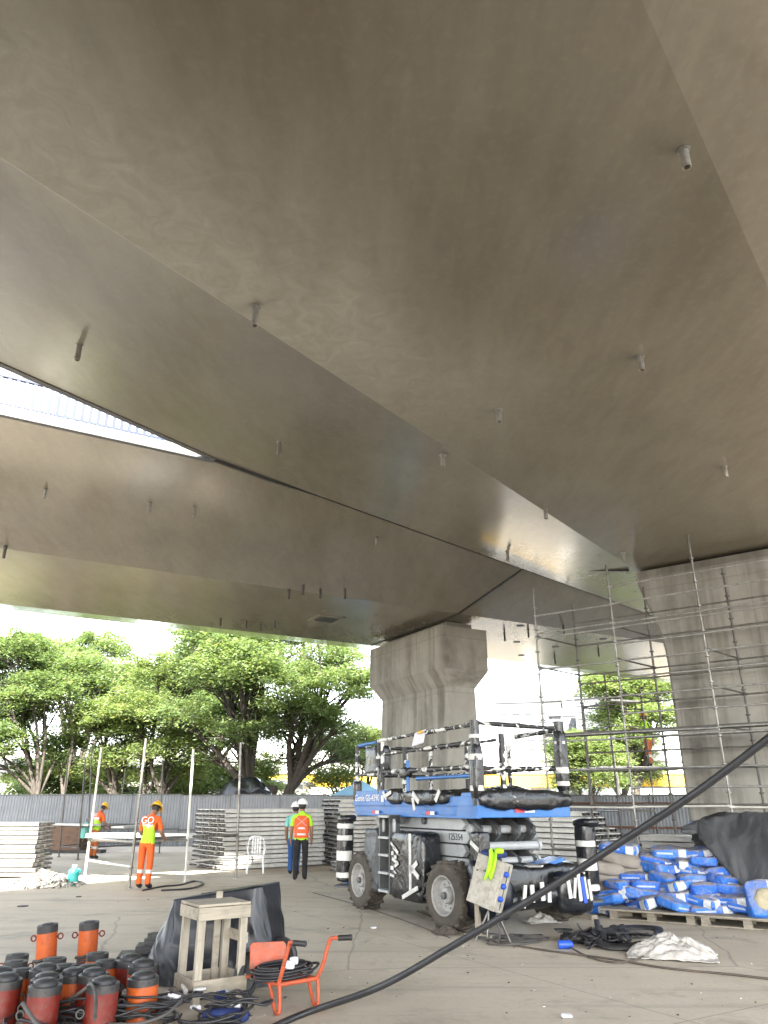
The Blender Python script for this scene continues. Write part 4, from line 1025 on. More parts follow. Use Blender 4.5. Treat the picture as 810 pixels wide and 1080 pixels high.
tops_f = [6.37, 6.6, 6.92, 6.7, 6.7]; tops_b = [6.25, 6.4, 6.55, 6.5]
for i in range(5): standard(sc, fr(i), tops_f[i], .023)
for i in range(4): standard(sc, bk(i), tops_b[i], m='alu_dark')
lev = [.45, .85, 1.65, 2.0, 2.36, 2.95, 3.06, 3.42, 3.78, 4.15, 4.5, 4.85, 5.2, 5.30, 5.72, 6.1]
for i in range(4):
    for z in lev:
        if (i == 3 and z > 5.3) or (i == 0 and z in (2.0, 3.42, 4.15, 4.85, 6.1)): continue
        tube_part(sc, 'ledger', fr(i) + Vector((0, 0, z)), fr(i + 1) + Vector((0, 0, z + rnd.uniform(-.02, .02))), m='wtube' if z in (1.65,) else 'galvl')
for i in range(3):
    for z in (1.66, 2.36, 2.75, 3.03, 3.78, 4.3, 4.5, 5.2, 5.75):
        tube_part(sc, 'ledger', bk(i) + Vector((0, 0, z + .03)), bk(i + 1) + Vector((0, 0, z + .03)), m='galv')
for i in range(4):
    for z in (2.36, 3.03, 3.78, 4.5, 5.2):
        if (i + int(z)) % 4 == 3: continue
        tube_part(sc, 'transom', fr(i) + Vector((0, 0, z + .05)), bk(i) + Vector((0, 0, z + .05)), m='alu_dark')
for k in range(2):
    for i in range(3):
        part('plank', M['alu_dark'], sc, lambda b: b.bar(fr(i) + dA * (.18 + .3 * k) + Vector((0, 0, 3.09)), fr(i + 1) + dA * (.18 + .3 * k) + Vector((0, 0, 3.09)), .26, .045))
# the second scaffold behind the pier edge, with its worker
s2 = thing('tube_scaffold', 'farther tube scaffold with planks where the worker stands by the pier edge', 'scaffold')
def w2(px, Y): q = W(px, 848, Y); return Vector((q.x, q.y, 0))
c4 = [w2(652, 24.2), w2(690, 24.6), w2(625, 26.0), w2(690, 26.4)]
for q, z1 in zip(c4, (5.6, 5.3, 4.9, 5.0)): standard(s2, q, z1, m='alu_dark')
for z in (1.5, 2.72, 4.0, 4.75):
    for a_, b_ in ((0, 1), (2, 3), (0, 2), (1, 3)): tube_part(s2, 'ledger', c4[a_] + Vector((0, 0, z)), c4[b_] + Vector((0, 0, z)), m='galv' if a_ == 0 else 'alu_dark')
for k in range(3):
    t_ = .15 + .35 * k
    part('plank', M['alu'], s2, lambda b: b.bar(c4[0].lerp(c4[2], t_) + Vector((-.4, 0, 2.775)), c4[1].lerp(c4[3], t_) + Vector((.9, 0, 2.775)), .3, .05))
part('plank', M['alu'], s2, lambda b: b.bar(c4[0].lerp(c4[2], .1) + Vector((.1, 0, 4.8)), c4[1].lerp(c4[3], .1) + Vector((-.1, 0, 4.8)), .35, .05))
# workbench scaffold in the sun strip
wb = thing('workbench_scaffold', 'low tube scaffold used as a bench with a white plank beside the lime shirted worker', 'scaffold')
Pp = {1: G(89, 927), 2: G(136, 937), 3: G(195, 931), 4: G(249, 926), 5: G(223, 905)}
ptop = {1: W(107, 788, Pp[1].y), 2: W(154, 779, Pp[2].y), 3: W(204, 790, Pp[3].y), 4: W(254, 783, Pp[4].y)}
def wstd(k, m):
    standard(wb, (Pp[k].x, Pp[k].y), ptop[k].z, .03, m, m != 'wtube', 0, (ptop[k].x - Pp[k].x, 0))
wstd(1, 'wtube'); wstd(2, 'galv'); wstd(3, 'wtube'); wstd(4, 'galv')
def at(k, z):
    t_ = z / ptop[k].z; return Vector((Pp[k].x + (ptop[k].x - Pp[k].x) * t_, Pp[k].y, z))
tube_part(wb, 'ledger', at(1, .42), at(2, .42), .024, 'wtube'); tube_part(wb, 'ledger', at(2, .98), at(4, .98), .026, 'galv')
tube_part(wb, 'ledger', at(3, .45), at(4, .45), .022, 'wtube'); tube_part(wb, 'ledger', at(1, .9), at(2, .92), .022, 'galv'); tube_part(wb, 'ledger', at(1, .86), at(3, .9), .024, 'galv')
part('bench_plank', M['plastic_w'], wb, lambda b: b.bar(at(1, .98) + Vector((-.0, 0, 0)), at(3, 1.0) + Vector((.1, 0, 0)), .32, .10))
part('bench_plank', M['wtube'], wb, lambda b: b.bar(at(1, .96) + Vector((.5, .36, 0)), at(3, .98) + Vector((.2, .3, 0)), .28, .07))
# farther bench frame by the hoarding
fb = thing('workbench_scaffold', 'dark tube bench frame farther off in front of the hoarding', 'scaffold')
fp = [G(62, 904), G(82, 907), G(92, 900), G(168, 900), (G(120, 898))]
for q, (tx, ty) in zip(fp, ((72, 800), (90, 800), (97, 790), (172, 800), (132, 815))):
    tp = W(tx, ty, q.y); standard(fb, (q.x, q.y), tp.z, .026, 'alu_dark', False, 0, (tp.x - q.x, 0))
for a_, b_ in ((0, 1), (1, 3), (0, 2), (2, 3)):
    for z in (.35, 1.0): tube_part(fb, 'ledger', fp[a_] + Vector((0, 0, z)), fp[b_] + Vector((0, 0, z)), .022, 'alu_dark')
part('bench_top', M['alu'], fb, lambda b: b.bar(fp[0] + Vector((-.2, 0, 1.05)), fp[1] + Vector((.4, 0, 1.05)), .5, .06))
part('bench_top', M['alu'], fb, lambda b: b.bar(fp[1] + Vector((1.1, .2, .98)), fp[3] + Vector((-.1, 0, .98)), .45, .06))

# ------------------------------------------------------------------ cement bags, pallets, tarp
PO = G(645, 969); pp = Vector((.863, -.507, 0)).normalized(); pq = Vector((.507, .863, 0)).normalized()
PROT = math.atan2(pp.y, pp.x)
def pw_(s, q, z=0): return Vector((PO.x, PO.y, 0)) + pp * s + pq * q + Vector((0, 0, z))
def pallet(s, q, lab):
    t = thing('wooden_pallet', lab, 'pallet', pw_(s, q), PROT, 'pallets under the bags')
    for k in range(4): part('top_board', M['pallet'], t, lambda b: b.box((0, -.42 + k * .28, .125), (1.3, .24, .022)))
    for x in (-.58, 0, .58):
        for y in (-.45, 0, .45): part('block', M['pallet'], t, lambda b: b.box((x, y, .065), (.12, .12, .098)))
    for y in (-.45, .45): part('bottom_board', M['pallet'], t, lambda b: b.box((0, y, .008), (1.3, .12, .016)))
pallet(.62, .5, 'weathered pallet under the bags, end nearer the lift')
pallet(2.0, .45, 'weathered pallet under the bags, end below the open bag')
sp_ = tag(part('base_sheet', M['pallet'], None, lambda b: b.box((0, 0, .009), (3.0, 1.5, .018))), 'thin dusty board sheet lying on the pallets under blue bags', 'board')
sp_.location = pw_(1.35, .60, .137); sp_.rotation_euler = (0, 0, PROT)
bag_me = []
for k in range(5):
    b = MB(); b.blob((0, 0, 0), (.60, .38, .14), .38, .26, 40, 18, .05, 4, 50 + k, amp2=.016, sc2=7); bag_me.append(b.mesh('cement_bag', [M['bag']]))
gb_me = []
for k in range(3):
    b = MB(); b.blob((0, 0, 0), (.62, .42, .20), .6, .5, 30, 14, .035, 4, 60 + k, amp2=.01); gb_me.append(b.mesh('grey_sack', [M['sack']]))
rr = random.Random(21)
layers = [(0, -.10, 2.5, .30, 5), (1, -.05, 2.35, .42, 5), (2, .10, 2.2, .56, 5), (3, .35, 2.1, .74, 4), (4, .5, 1.95, .92, 4), (5, .65, 1.75, 1.08, 3), (6, .8, 1.65, 1.24, 2)]
for (ly, s0, s1, q, n) in layers:
    for j in range(n):
        for back in (0, 1):
            s_ = s0 + .0 + (s1 - s0) * j / n + rr.uniform(-.06, .06)
            o = bpy.data.objects.new('cement_bag', bag_me[rr.randrange(5)]); C.objects.link(o)
            o.location = pw_(s_, q + back * .40 + rr.uniform(-.05, .05), .225 + ly * .112 + rr.uniform(-.01, .015))
            yaw = rr.choice((0, 0, .25, -.3, .5, -.6, 1.2, -1.35)) + rr.uniform(-.12, .12)
            if back: yaw *= .4
            o.rotation_euler = (rr.uniform(-.16, .16) + .12, rr.uniform(-.2, .2), PROT + yaw + (PI if rr.random() < .25 else 0))
            o.scale = (rr.uniform(.92, 1.06), rr.uniform(.9, 1.08), rr.uniform(.9, 1.15))
            row = 'bottom' if ly == 0 else ('top' if ly == 6 else NTH[ly] + ' up')
            tag(o, f'dusty blue cement bag, {"inner" if back else "front"} line, {row} layer, {NTH[j]} along from the grey sacks', 'cement bag', 'blue cement bags heaped on pallets')
gq = [(-.15, .75, .18), (-.2, .72, .36), (-.1, .78, .52), (-.22, .7, .68), (.25, .95, .3), (.28, .95, .48), (.25, .98, .64), (-.55, .9, .12), (.05, .85, .82)]
gn = ['lowest grey sack in the short pile beside the blue bags', 'grey sack second from the ground beside the blue bags', 'grey sack third from the ground beside the blue bags', 'grey sack fourth from the ground beside the blue bags',
      'grey sack low in the pile half behind blue bags', 'grey sack midway in the pile half behind blue bags', 'grey sack high in the pile half behind blue bags', 'pale grey sack lying alone next to the lift nose', 'topmost grey sack on the short pile beside the blue bags']
for k, ((s_, q, z), lb) in enumerate(zip(gq, gn)):
    o = bpy.data.objects.new('grey_sack', gb_me[k % 3]); C.objects.link(o); o.location = pw_(s_, q, z)
    o.rotation_euler = (rr.uniform(-.1, .1), rr.uniform(-.1, .25), PROT + rr.uniform(-.4, .4)); o.scale = (1.05, 1.05, 1.05)
    tag(o, lb, 'sack', 'grey sacks beside the blue bags')
for k, (s_, q, z, lb) in enumerate(((-.35, .45, .10, 'blue cement bag flat on the ground at the pallet corner'), (.02, .9, 1.0, 'torn blue and brown bag on top of the grey sacks'), (-.75, 1.0, .62, 'crumpled blue bag behind the taped outrigger'), (1.35, 1.9, 1.26, 'blue bag peeping out at the top under the tarp edge'))):
    o = bpy.data.objects.new('cement_bag', bag_me[k]); C.objects.link(o); o.location = pw_(s_, q, z); o.rotation_euler = (.1, .1 * k, PROT + .3 * k - .2)
    tag(o, lb, 'cement bag', 'blue cement bags heaped on pallets')
# slit bag leaning at the front
ob = thing('open_bag', 'slit blue bag spilling pale powder, leaning at the front of the heap', 'cement bag', pw_(2.25, .12, .16), PROT + .35)
part('sack', M['bag'], ob, lambda b: b.blob((0, .06, .22), (.44, .19, .54), .34, .26, 36, 26, .05, 4, 71, rot=Rx(-.6), amp2=.012))
part('powder', M['sand'], ob, lambda b: b.blob((.02, -.03, .23), (.30, .07, .32), .5, .5, 28, 18, .05, 6, 72, rot=Rx(-.6), amp2=.015))
# tarpaulin over the back of the heap
def tarp_fn(u, v):
    s_ = 1.02 + u * 2.6                                  # along the heap
    top = 1.30 + .13 * math.sin(u * 3.1 + .4) - .16 * max(0, .22 - u) / .22 - .10 * max(0, u - .5)
    hem = .98 - 2.3 * max(0, u - .13) ** .85 + (.12 if u < .1 else 0)   # front hem comes down to the right
    hem = max(.20, hem)
    qt = 1.85 - .35 * u
    if v < .55:
        t_ = v / .55; q = qt - (qt - (1.22 - 1.7 * max(0, u - .10) ** .75)) * (math.sin(t_ * PI / 2)) ; z = top + (hem - top) * (1 - math.cos(t_ * PI / 2)) ** .9
    else:
        t_ = (v - .55) / .45; q = qt + .75 * math.sin(t_ * PI / 2); z = top * (math.cos(t_ * PI / 2)) ** .8
    if v < .55: pass
    n1 = noise.noise(Vector((s_ * 1.6, v * 3, 3.3))); n2 = abs(noise.noise(Vector((s_ * 2.4 + v * 3.2 + n1 * .9, v * 2.6 - s_ * .8, 9.1))))
    fold = .13 * n1 + .20 * (.3 - n2) + .03 * noise.noise(Vector((s_ * 9, v * 9, 4)))
    return pw_(s_ + .05 * n1, q - fold * .8, max(z + .13 + fold * .55, .14))
mb = MB()
def tarp_uv(u, v):
    # order the sheet front hem -> ridge -> back
    v2 = .55 - v / .55 * .55 if v < .55 else v
    return tarp_fn(u, v2)
mb.grid(tarp_uv, 90, 60)
tag(mb.build('tarpaulin', M['tarp'], None, solid=.012), 'grey tarpaulin draped in folds over the back of the blue bags', 'tarpaulin')

# ------------------------------------------------------------------ loose things on the slab
def ribbon(mb, pts, w, th=.012, m=0, tilt=.0):
    P = catmull(pts, 8); vs = []
    for i, p_ in enumerate(P):
        d = (P[min(i + 1, len(P) - 1)] - P[max(i - 1, 0)]).normalized(); y = Vector((-d.y, d.x, 0)).normalized()
        y = (y * math.cos(tilt) + Vector((0, 0, 1)) * math.sin(tilt)).normalized()
        vs += [p_ - y * w / 2, p_ + y * w / 2]
    mb.add(vs, [(2 * i, 2 * i + 1, 2 * i + 3, 2 * i + 2) for i in range(len(P) - 1)], m, True)
def gp(px, py, z): q = G(px, py); return Vector((q.x, q.y, z))
mb = MB(); hr = random.Random(15)
for k in range(11):
    x0, y0 = hr.uniform(592, 640), hr.uniform(988, 1001); pts_ = []
    for q_ in range(7):
        pts_.append(gp(x0 + q_ * hr.uniform(3, 9) - 8, y0 + hr.uniform(-7, 5), hr.uniform(.03, .16) * (1 - q_ * .08)))
    ribbon(mb, pts_, hr.uniform(.05, .10), tilt=hr.uniform(-.8, .8))
ribbon(mb, [gp(630, 993, .10), gp(650, 987, .08), gp(672, 983, .06), gp(694, 985, .06), gp(690, 990, .04), gp(668, 989, .05), gp(645, 993, .06)], .13, tilt=.3)
ribbon(mb, [gp(620, 996, .08), gp(640, 1002, .05), gp(662, 1003, .05), gp(692, 999, .06)], .12, tilt=.4)
o = mb.build('strap_heap', M['rubber'], None, solid=.014)
mb = MB(); mb.blob((0, 0, .04), (.5, .26, .10), .6, .6, 36, 16, .06, 5, 80, amp2=.03)
q = gp(613, 994, 0); o2 = mb.build('folded_mass', M['rubber'], o); o2.location = q
tag(o, 'heap of black webbing straps and harness lying on the slab by the white sheet', 'harness')
tag(part('plastic_bottle', M['bluep'], None, lambda b: b.tube([(-.09, 0, .05), (.05, 0, .05), (.09, 0, .05)], [.05, .05, .03], 12)), 'small blue plastic piece lying against the black harness heap', 'plastic scrap').location = gp(597, 1001, .0)
def cloth(name, lab, cat, px, py, wx, wy, h, m, seed, rz=0, fold=3.):
    mb = MB()
    def fn(u, v):
        x, y = (u - .5), (v - .5); r_ = math.sqrt(x * x + y * y) * 2
        edge = 1 + .16 * noise.noise(Vector((math.atan2(y, x) * 1.6, seed, 0)))
        k = max(0, 1 - r_)
        f = 1 - abs(noise.noise(Vector((x * fold + seed, y * fold * 1.7, seed)))) * 2
        z = h * (k ** .6) * (.45 + .55 * max(0, f)) + .012 + .05 * h * noise.noise(Vector((x * 14, y * 14, seed)))
        return Vector((x * wx * edge, y * wy * edge, max(z, .006)))
    mb.grid(fn, 46, 46)
    o = mb.build(name, m, None, solid=.008); o.location = gp(px, py, .004); o.rotation_euler = (0, 0, rz); return tag(o, lab, cat)
cloth('plastic_sheet', 'crumpled white plastic sheet lying on the slab before the blue bags', 'plastic sheet', 711, 1008, .98, .78, .26, M['white_cloth'], 4.2, -.35, 5.5)
cloth('plastic_scrap', 'small greyish white plastic scrap under the lift nose', 'plastic scrap', 571, 973, .5, .35, .14, M['white_cloth'], 8.8, .2)
cloth('dark_rag', 'small dark rag on the slab behind the diagonal hose', 'rag', 470, 985, .34, .3, .10, M['debris'], 12.1, .2)
cloth('film_scrap', 'black film trailing on the ground between lift nose and pallets', 'plastic film', 622, 958, .8, .45, .10, M['wrap'], 15.3, .2)
for k, (px, py, L, rz, lb) in enumerate(((612, 968, .62, -1.0, 'timber offcut lying nearest the lift nose'), (655, 966, .34, .1, 'short timber block lying before the pallet corner'), (684, 967, .22, -.1, 'smallest timber block tucked at the pallet front'))):
    mb = MB(); mb.box((0, 0, .035), (L, .13, .07)); o = mb.build('timber_offcut', M['wood'], None, bevel=.004); o.location = gp(px, py, .0); o.rotation_euler = (0, 0, rz); tag(o, lb, 'timber', 'timber offcuts on the slab')
o = part('paper_cup_lid', M['paper'], None, lambda b: b.blob((0, 0, .02), (.09, .06, .03), .6, .6, 18, 8, .015, 12, 91)); o.location = gp(598, 1074, 0); tag(o, 'small white paper scrap alone on the foreground slab', 'paper scrap')
o = part('paper_scrap', M['paper'], None, lambda b: b.blob((0, 0, .01), (.10, .08, .02), .6, .6, 18, 8, .012, 12, 92)); o.location = gp(394, 979, 0); tag(o, 'small white scrap on the slab in front of the lift', 'paper scrap')
for k, (px, py, lb) in enumerate(((24, 956, 'small black cover plate in the shade before the sunlit strip'), (83, 946, 'tiny dark cover plate nearer the sunlit strip'))):
    o = part('cover_plate', M['black'], None, lambda b: b.lathe([(0, .012), (.09 if k == 0 else .05, .012), (.1 if k == 0 else .055, 0)], 20)); o.location = gp(px, py, .002); tag(o, lb, 'cover plate', 'cover plates in the slab')
# wires lying on the ground
def wire(name, pts, r, m, lab, cat='cable', group=None, n=8):
    o = part(name, M[m], None, lambda b: b.tube(catmull(pts, n), r, 6)); return tag(o, lab, cat, group)
wire('ground_wire', [gp(440, 962, .012), gp(500, 988, .012), gp(560, 1001, .012), gp(640, 1012, .012), gp(700, 1022, .012), gp(770, 1029, .012), gp(830, 1036, .012)], .012, 'dtube', 'thin dark cable running straight across the slab past the white sheet')
wire('ground_wire', [gp(600, 1001, .03), gp(620, 1010, .012), gp(645, 1016, .012), gp(672, 1014, .02), gp(690, 1003, .03)], .011, 'debris', 'short brown cord between black harness and white sheet')
wire('ground_wire', [gp(330, 942, .01), gp(380, 956, .01), gp(430, 973, .01), gp(475, 990, .01)], .007, 'dtube', 'very thin dark line on the slab running from beneath the lift tail')
rr = random.Random(31)
for k in range(5):
    c0 = gp(512 + 8 * k, 989 + (k % 3) * 3, 0); pts = []
    for j in range(9):
        a = j * .9 + k; pts.append(c0 + Vector((math.cos(a) * rr.uniform(.1, .45) + j * .03, math.sin(a) * rr.uniform(.06, .3), .015 + .02 * rr.random())))
    wire('cable_coil', pts, rr.uniform(.008, .014), 'hosed', ['grey power cable loop nearest the cabinet post', 'grey power cable loop below the cream cabinet', 'grey power cable tangled under the diagonal hose', 'grey power cable loop reaching towards the harness', 'outermost grey power cable loop, closest to the harness'][k], 'cable', 'grey cables below the electrical box')
wire('black_cord', [gp(150, 940, .015), gp(170, 936, .015), gp(190, 934, .015), gp(205, 930, .015), gp(214, 933, .015), gp(200, 938, .015), gp(170, 940, .015)], .02, 'hose', 'black power cord looped on the sunlit slab by the worker in orange trousers')
# the big hose
hp = [gp(100, 1172, .04), gp(230, 1118, .04), gp(314, 1079, .05), W(400, 1041, 7.0), W(480, 996, 6.75), W(577, 938, 6.35), W(655, 888, 6.0), W(731, 838, 5.65), W(810, 779, 5.3), W(890, 716, 5.0), W(960, 650, 4.75), Vector((3.55, 4.6, 4.6)), Vector((3.65, 4.55, 7.15))]
wire('hose', hp, .026, 'hose', 'thick black hose rising diagonally across the view from slab to deck', 'hose')

# jug, rubble, plywood, chair
o = thing('plastic_jug', 'teal plastic jug standing on the sunlit strip beside the rubble', 'jug', gp(76, 934, 0))
part('body', M['tealp'], o, lambda b: b.lathe([(0, 0), (.11, 0), (.12, .02), (.12, .27), (.10, .33), (.05, .36), (.05, .38)], 18)); part('cap', M['plastic_w'], o, lambda b: b.lathe([(.05, .38), (.055, .38), (.055, .42), (0, .42)], 14)); part('handle', M['tealp'], o, lambda b: b.tube(catmull([(.09, 0, .34), (.15, 0, .3), (.11, 0, .2)], 6), .016, 8))
o = thing('plastic_jug', 'pale teal jug hanging at the farther bench frame', 'jug', gp(86, 905, .55)); o.location.z = .62
part('body', M['teal'], o, lambda b: b.lathe([(0, 0), (.13, 0), (.14, .03), (.14, .36), (.05, .48), (.05, .5)], 18)); part('strap', M['black'], o, lambda b: b.tube([(0, 0, .5), (0, 0, .62)], .012, 6))
mb = MB(); rr = random.Random(41); c0 = gp(45, 934, 0)
for k in range(900):
    a = rr.uniform(0, 2 * PI); r_ = rr.random() ** .7; h = .34 * (1 - r_) * rr.random() ** .35
    s_ = rr.uniform(.012, .05); rot = Rz(rr.uniform(0, 3)) @ Rx(rr.uniform(0, 3))
    mb.box(c0 + Vector((math.cos(a) * r_ * .95, math.sin(a) * r_ * .75, h + s_ * .3)), (s_ * rr.uniform(.6, 1.8), s_, s_ * .6), rot, 0 if rr.random() < .8 else 1)
tag(mb.build('rubble', [M['rubble'], M['debris']], None), 'low heap of pale rubble on the sunlit strip', 'rubble', kind='stuff')
o = thing('plywood_box', 'dark brown plywood box lying in front of the hoarding', 'box', gp(58, 899, 0), R(-4))
part('panel', M['ply'], o, lambda b: b.box((0, -.55, .55), (2.3, .04, .9), Rx(-.25))); part('panel', M['ply'], o, lambda b: (b.box((0, .1, .28), (2.5, 1.1, .5)),), bevel=.01)
part('skid', M['black'], o, lambda b: b.box((.3, -.3, .06), (3.4, .5, .1)))
def chair_fn():
    t = thing('plastic_chair', 'white plastic garden chair beside the long panel stack', 'chair', (-3.42, 21.75, 0), R(190))
    part('seat', M['plastic_w'], t, lambda b: b.blob((0, 0, .43), (.44, .44, .05), .3, .3, 28, 8))
    for x, y in ((-.19, .18), (.19, .18), (-.2, -.2), (.2, -.2)): part('leg', M['plastic_w'], t, lambda b: b.tube([(x * .95, y * .95, .43), (x * 1.12, y * 1.15, 0)], [.034, .026], 8))
    part('backrest', M['plastic_w'], t, lambda b: (b.tube(catmull([(-.2, -.19, .43), (-.21, -.27, .72), (-.12, -.3, .86), (.12, -.3, .86), (.21, -.27, .72), (.2, -.19, .43)], 8), .02, 8), *[b.bar((x, -.205, .45), (x, -.295, .85), .045, .016, (0, 1, 0)) for x in (-.1, -.033, .033, .1)]))
    for s_ in (-1, 1): part('armrest', M['plastic_w'], t, lambda b: b.tube(catmull([(s_ * .21, -.26, .64), (s_ * .25, -.05, .66), (s_ * .24, .16, .63), (s_ * .2, .19, .42)], 6), .018, 8))
chair_fn()

# small grit and scraps scattered over the slab
mb = MB(); rr = random.Random(55)
for k in range(300):
    px, py = rr.uniform(120, 810), 905 + 170 * rr.random() ** 1.3
    q = gp(px, py, 0); s_ = rr.uniform(.004, .014) * (1.6 if rr.random() < .06 else 1)
    mb.box(q + Vector((0, 0, s_ * .3)), (s_ * rr.uniform(.8, 2.4), s_, s_ * .6), Rz(rr.uniform(0, 3)) @ Rx(rr.uniform(-.3, .3)), 0 if rr.random() < .6 else 1)
tag(mb.build('grit', [M['debris'], M['rubble']], None), 'grit and tiny scraps scattered over the slab', 'grit', kind='stuff')
# ------------------------------------------------------------------ hydraulic jacks
def jack_proto(kind):
    """kinds: tall orange with eyes, orange wide, red wide"""
    t = thing('hydraulic_jack', 'jack', 'hydraulic jack')
    if kind == 'tall':
        r, h = .108, .43
        part('body', M['orange'], t, lambda b: b.lathe([(0, .0), (r, .0), (r, .36), (r * .97, .36)], 32))
        part('foot_band', M['black'], t, lambda b: b.lathe([(r * .9, 0), (r * 1.02, 0), (r * 1.02, .075), (r * .98, .078)], 32))
        part('head', M['black'], t, lambda b: (b.lathe([(r * .98, .352), (r * 1.02, .357), (r * 1.02, .42), (r * .98, .43), (r * .72, .43), (r * .70, .425), (r * .62, .432), (r * .55, .44), (0, .445)], 32),))
        for s_ in (-1, 1): part('eye_bolt', M['red'], t, lambda b: (b.tube([Vector((s_ * (r + .045) + .028 * math.cos(a), 0, .305 + .028 * math.sin(a))) for a in [2 * PI * i / 12 for i in range(12)]], .008, 6, closed=True), b.tube([(s_ * r, 0, .305), (s_ * (r + .02), 0, .305)], .009, 6)))
        part('coupler', M['hookblk'], t, lambda b: b.tube([(-.09, -r, .1), (-.02, -r - .03, .1), (.05, -r - .02, .115)], .016, 8))
    else:
        m = M['orange'] if kind == 'orange' else M['red']
        r, h = (.128, .33) if kind == 'orange' else (.125, .345)
        part('body', m, t, lambda b: b.lathe([(0, .0), (r, .0), (r, h - .057), (r * .96, h - .057)], 36))
        part('collar', M['collar'], t, lambda b: b.lathe([(r * .97, h - .062), (r * 1.01, h - .059), (r * 1.01, h - .004), (r * .985, h), (r * .80, h), (r * .79, h - .006), (r * .70, h - .006)], 36))
        for a in (-2.3, -1.1, .3): part('plug', M['black'], t, lambda b: b.lathe([(.009, 0), (.009, .004), (0, .004)], 8, 0, (r * 1.008 * math.cos(a), r * 1.008 * math.sin(a), h - .03), Rz(a) @ Ry(PI / 2)))
        part('saddle', M['saddle'], t, lambda b: b.lathe([(r * .74, h - .01), (r * .74, h + .022), (r * .70, h + .03), (r * .4, h + .044), (0, h + .05)], 36))
        for s_ in (-1,): part('eye_bolt', M['alu_dark'], t, lambda b: (b.tube([Vector((s_ * (r + .03) + .03 * math.cos(a), -.03, .15 + .03 * math.sin(a))) for a in [2 * PI * i / 12 for i in range(12)]], .008, 6, closed=True)))
        part('coupler', M['hookblk'], t, lambda b: b.tube([(.04, -r, .07), (.05, -r - .05, .07)], .018, 10))
    return t
JG = 'hydraulic jacks lined up on the slab'
protos = {k: jack_proto(k) for k in ('tall', 'orange', 'red')}
used = {k: False for k in protos}
JACKS = [  # photo foot pixel, kind, label, lean
    (48, 1018, 'tall', 'orange jack with ring eyes, standing apart at the back, nearer the photo edge', (R(3), R(5))),
    (91, 1014, 'tall', 'orange jack with ring eyes, standing apart at the back, nearer the dark sheeting', (R(2), R(3))),
    (40, 1084, 'red', 'large scuffed red jack in the front row by the photo edge', (0, 0)),
    (103, 1079, 'red', 'red jack under the arching hose behind the tangle', (0, 0)),
    (148, 1066, 'orange', 'bright orange jack with grey collar, nearest the timber frame', (0, R(2))),
    (42, 1074, 'red', 'red jack second from the front in the pile by the edge', (0, 0)),
    (40, 1062, 'red', 'red jack third back behind the large scuffed one', (0, 0)),
    (93, 1066, 'red', 'red jack with dished grey top, middle of the heap', (0, 0)),
    (88, 1056, 'orange', 'orange bodied jack with blue grey collar in the middle row', (0, 0)),
    (108, 1046, 'tall', 'black headed jack in the middle, before the standing orange pair', (0, 0)),
    (62, 1052, 'tall', 'black headed orange jack between the red ones', (0, 0)),
    (52, 1043, 'tall', 'black headed jack behind the red front column', (0, 0)),
    (17, 1058, 'tall', 'black headed orange jack with rings beside it at the edge', (0, 0)),
    (10, 1047, 'tall', 'black headed jack partly cut by the photo edge, middle row', (0, 0)),
    (12, 1038, 'tall', 'rearmost black headed jack at the photo edge', (0, 0)),
    (-2, 1076, 'red', 'red jack mostly cut off by the photo edge', (0, 0)),
    (-8, 1064, 'red', 'red jack cut by the photo edge, second row', (0, 0)),
    (133, 1046, 'red', 'tall dark red jack with wide collar behind the orange one', (0, 0)),
    (146, 1054, 'orange', 'orange jack directly behind the bright orange one', (0, 0)),
    (98, 1036, 'tall', 'dark headed jack farthest back in the main heap', (0, 0)),
    (72, 1062, 'orange', 'orange jack low between the two red columns', (0, 0)),
]
for px, py, k, lab, lean in JACKS:
    g = gp(px, py + (11 if py > 1030 else 4), 0)
    rot = (lean[0], -lean[1], rnd.uniform(-.5, .5) if k != 'tall' else rnd.uniform(-.15, .15))
    sc_ = (1, 1, 1.0 + rnd.uniform(-.03, .05)) 
    if k == 'tall' and py > 1030: sc_ = (.95, .95, .78)
    if not used[k]:
        o = protos[k]; o.location = g; o.rotation_euler = rot; o.scale = sc_; tag(o, lab, None, JG); used[k] = True
    else: dup(protos[k], g, rot, lab, JG, sc_)
# dark stacked bases beside the sheeting
g = gp(150, 1032, 0)
b0 = thing('steel_base', 'black steel base blocks beside the dark sheeting', 'steel block', g, .2)
part('plate', M['black'], b0, lambda b: (b.box((0, .1, .11), (.55, .4, .22)), b.box((.05, .1, .26), (.3, .3, .08))), bevel=.01)
part('ring', M['black'], b0, lambda b: b.lathe([(.13, .3), (.13, .35), (.1, .35), (.1, .4), (0, .4)], 24, 0, (.1, .1, 0)))

# ------------------------------------------------------------------ hose tangle
rr = random.Random(77)
HG = 'black hydraulic hoses tangled before the jacks'
def tangle(cx, cy, n, spread, lab, lift=.12, r0=.008, r1=.0135):
    for k in range(n):
        c0 = gp(cx + rr.uniform(-18, 18), cy + rr.uniform(-6, 6), 0); a0 = rr.uniform(0, 6.28); dirn = rr.choice((-1, 1)); pts = []
        rx = rr.uniform(.16, .36) * spread; ry = rx * rr.uniform(.6, .95); z0 = rr.uniform(.02, lift)
        for j in range(rr.randint(10, 17)):
            a = a0 + dirn * j * .62; q = 1 + .12 * math.sin(j * 1.7 + k)
            pts.append(c0 + Vector((math.cos(a) * rx * q + .006 * j, math.sin(a) * ry * q, max(.016, z0 + .07 * math.sin(a * .5 + k) + rr.uniform(-.02, .02)))))
        wire('hydraulic_hose', pts, rr.uniform(r0, r1), 'hose' if rr.random() < .75 else 'hosed', lab, 'hydraulic hose', HG, 7)
tangle(88, 1073, 9, .95, 'black hydraulic hose looped in the tangle in front of the red jacks', .16)
tangle(150, 1078, 9, 1.0, 'black hydraulic hose looped in the middle of the foreground tangle', .15)
tangle(228, 1080, 8, .85, 'black hydraulic hose coiled in front of the timber frame', .13)
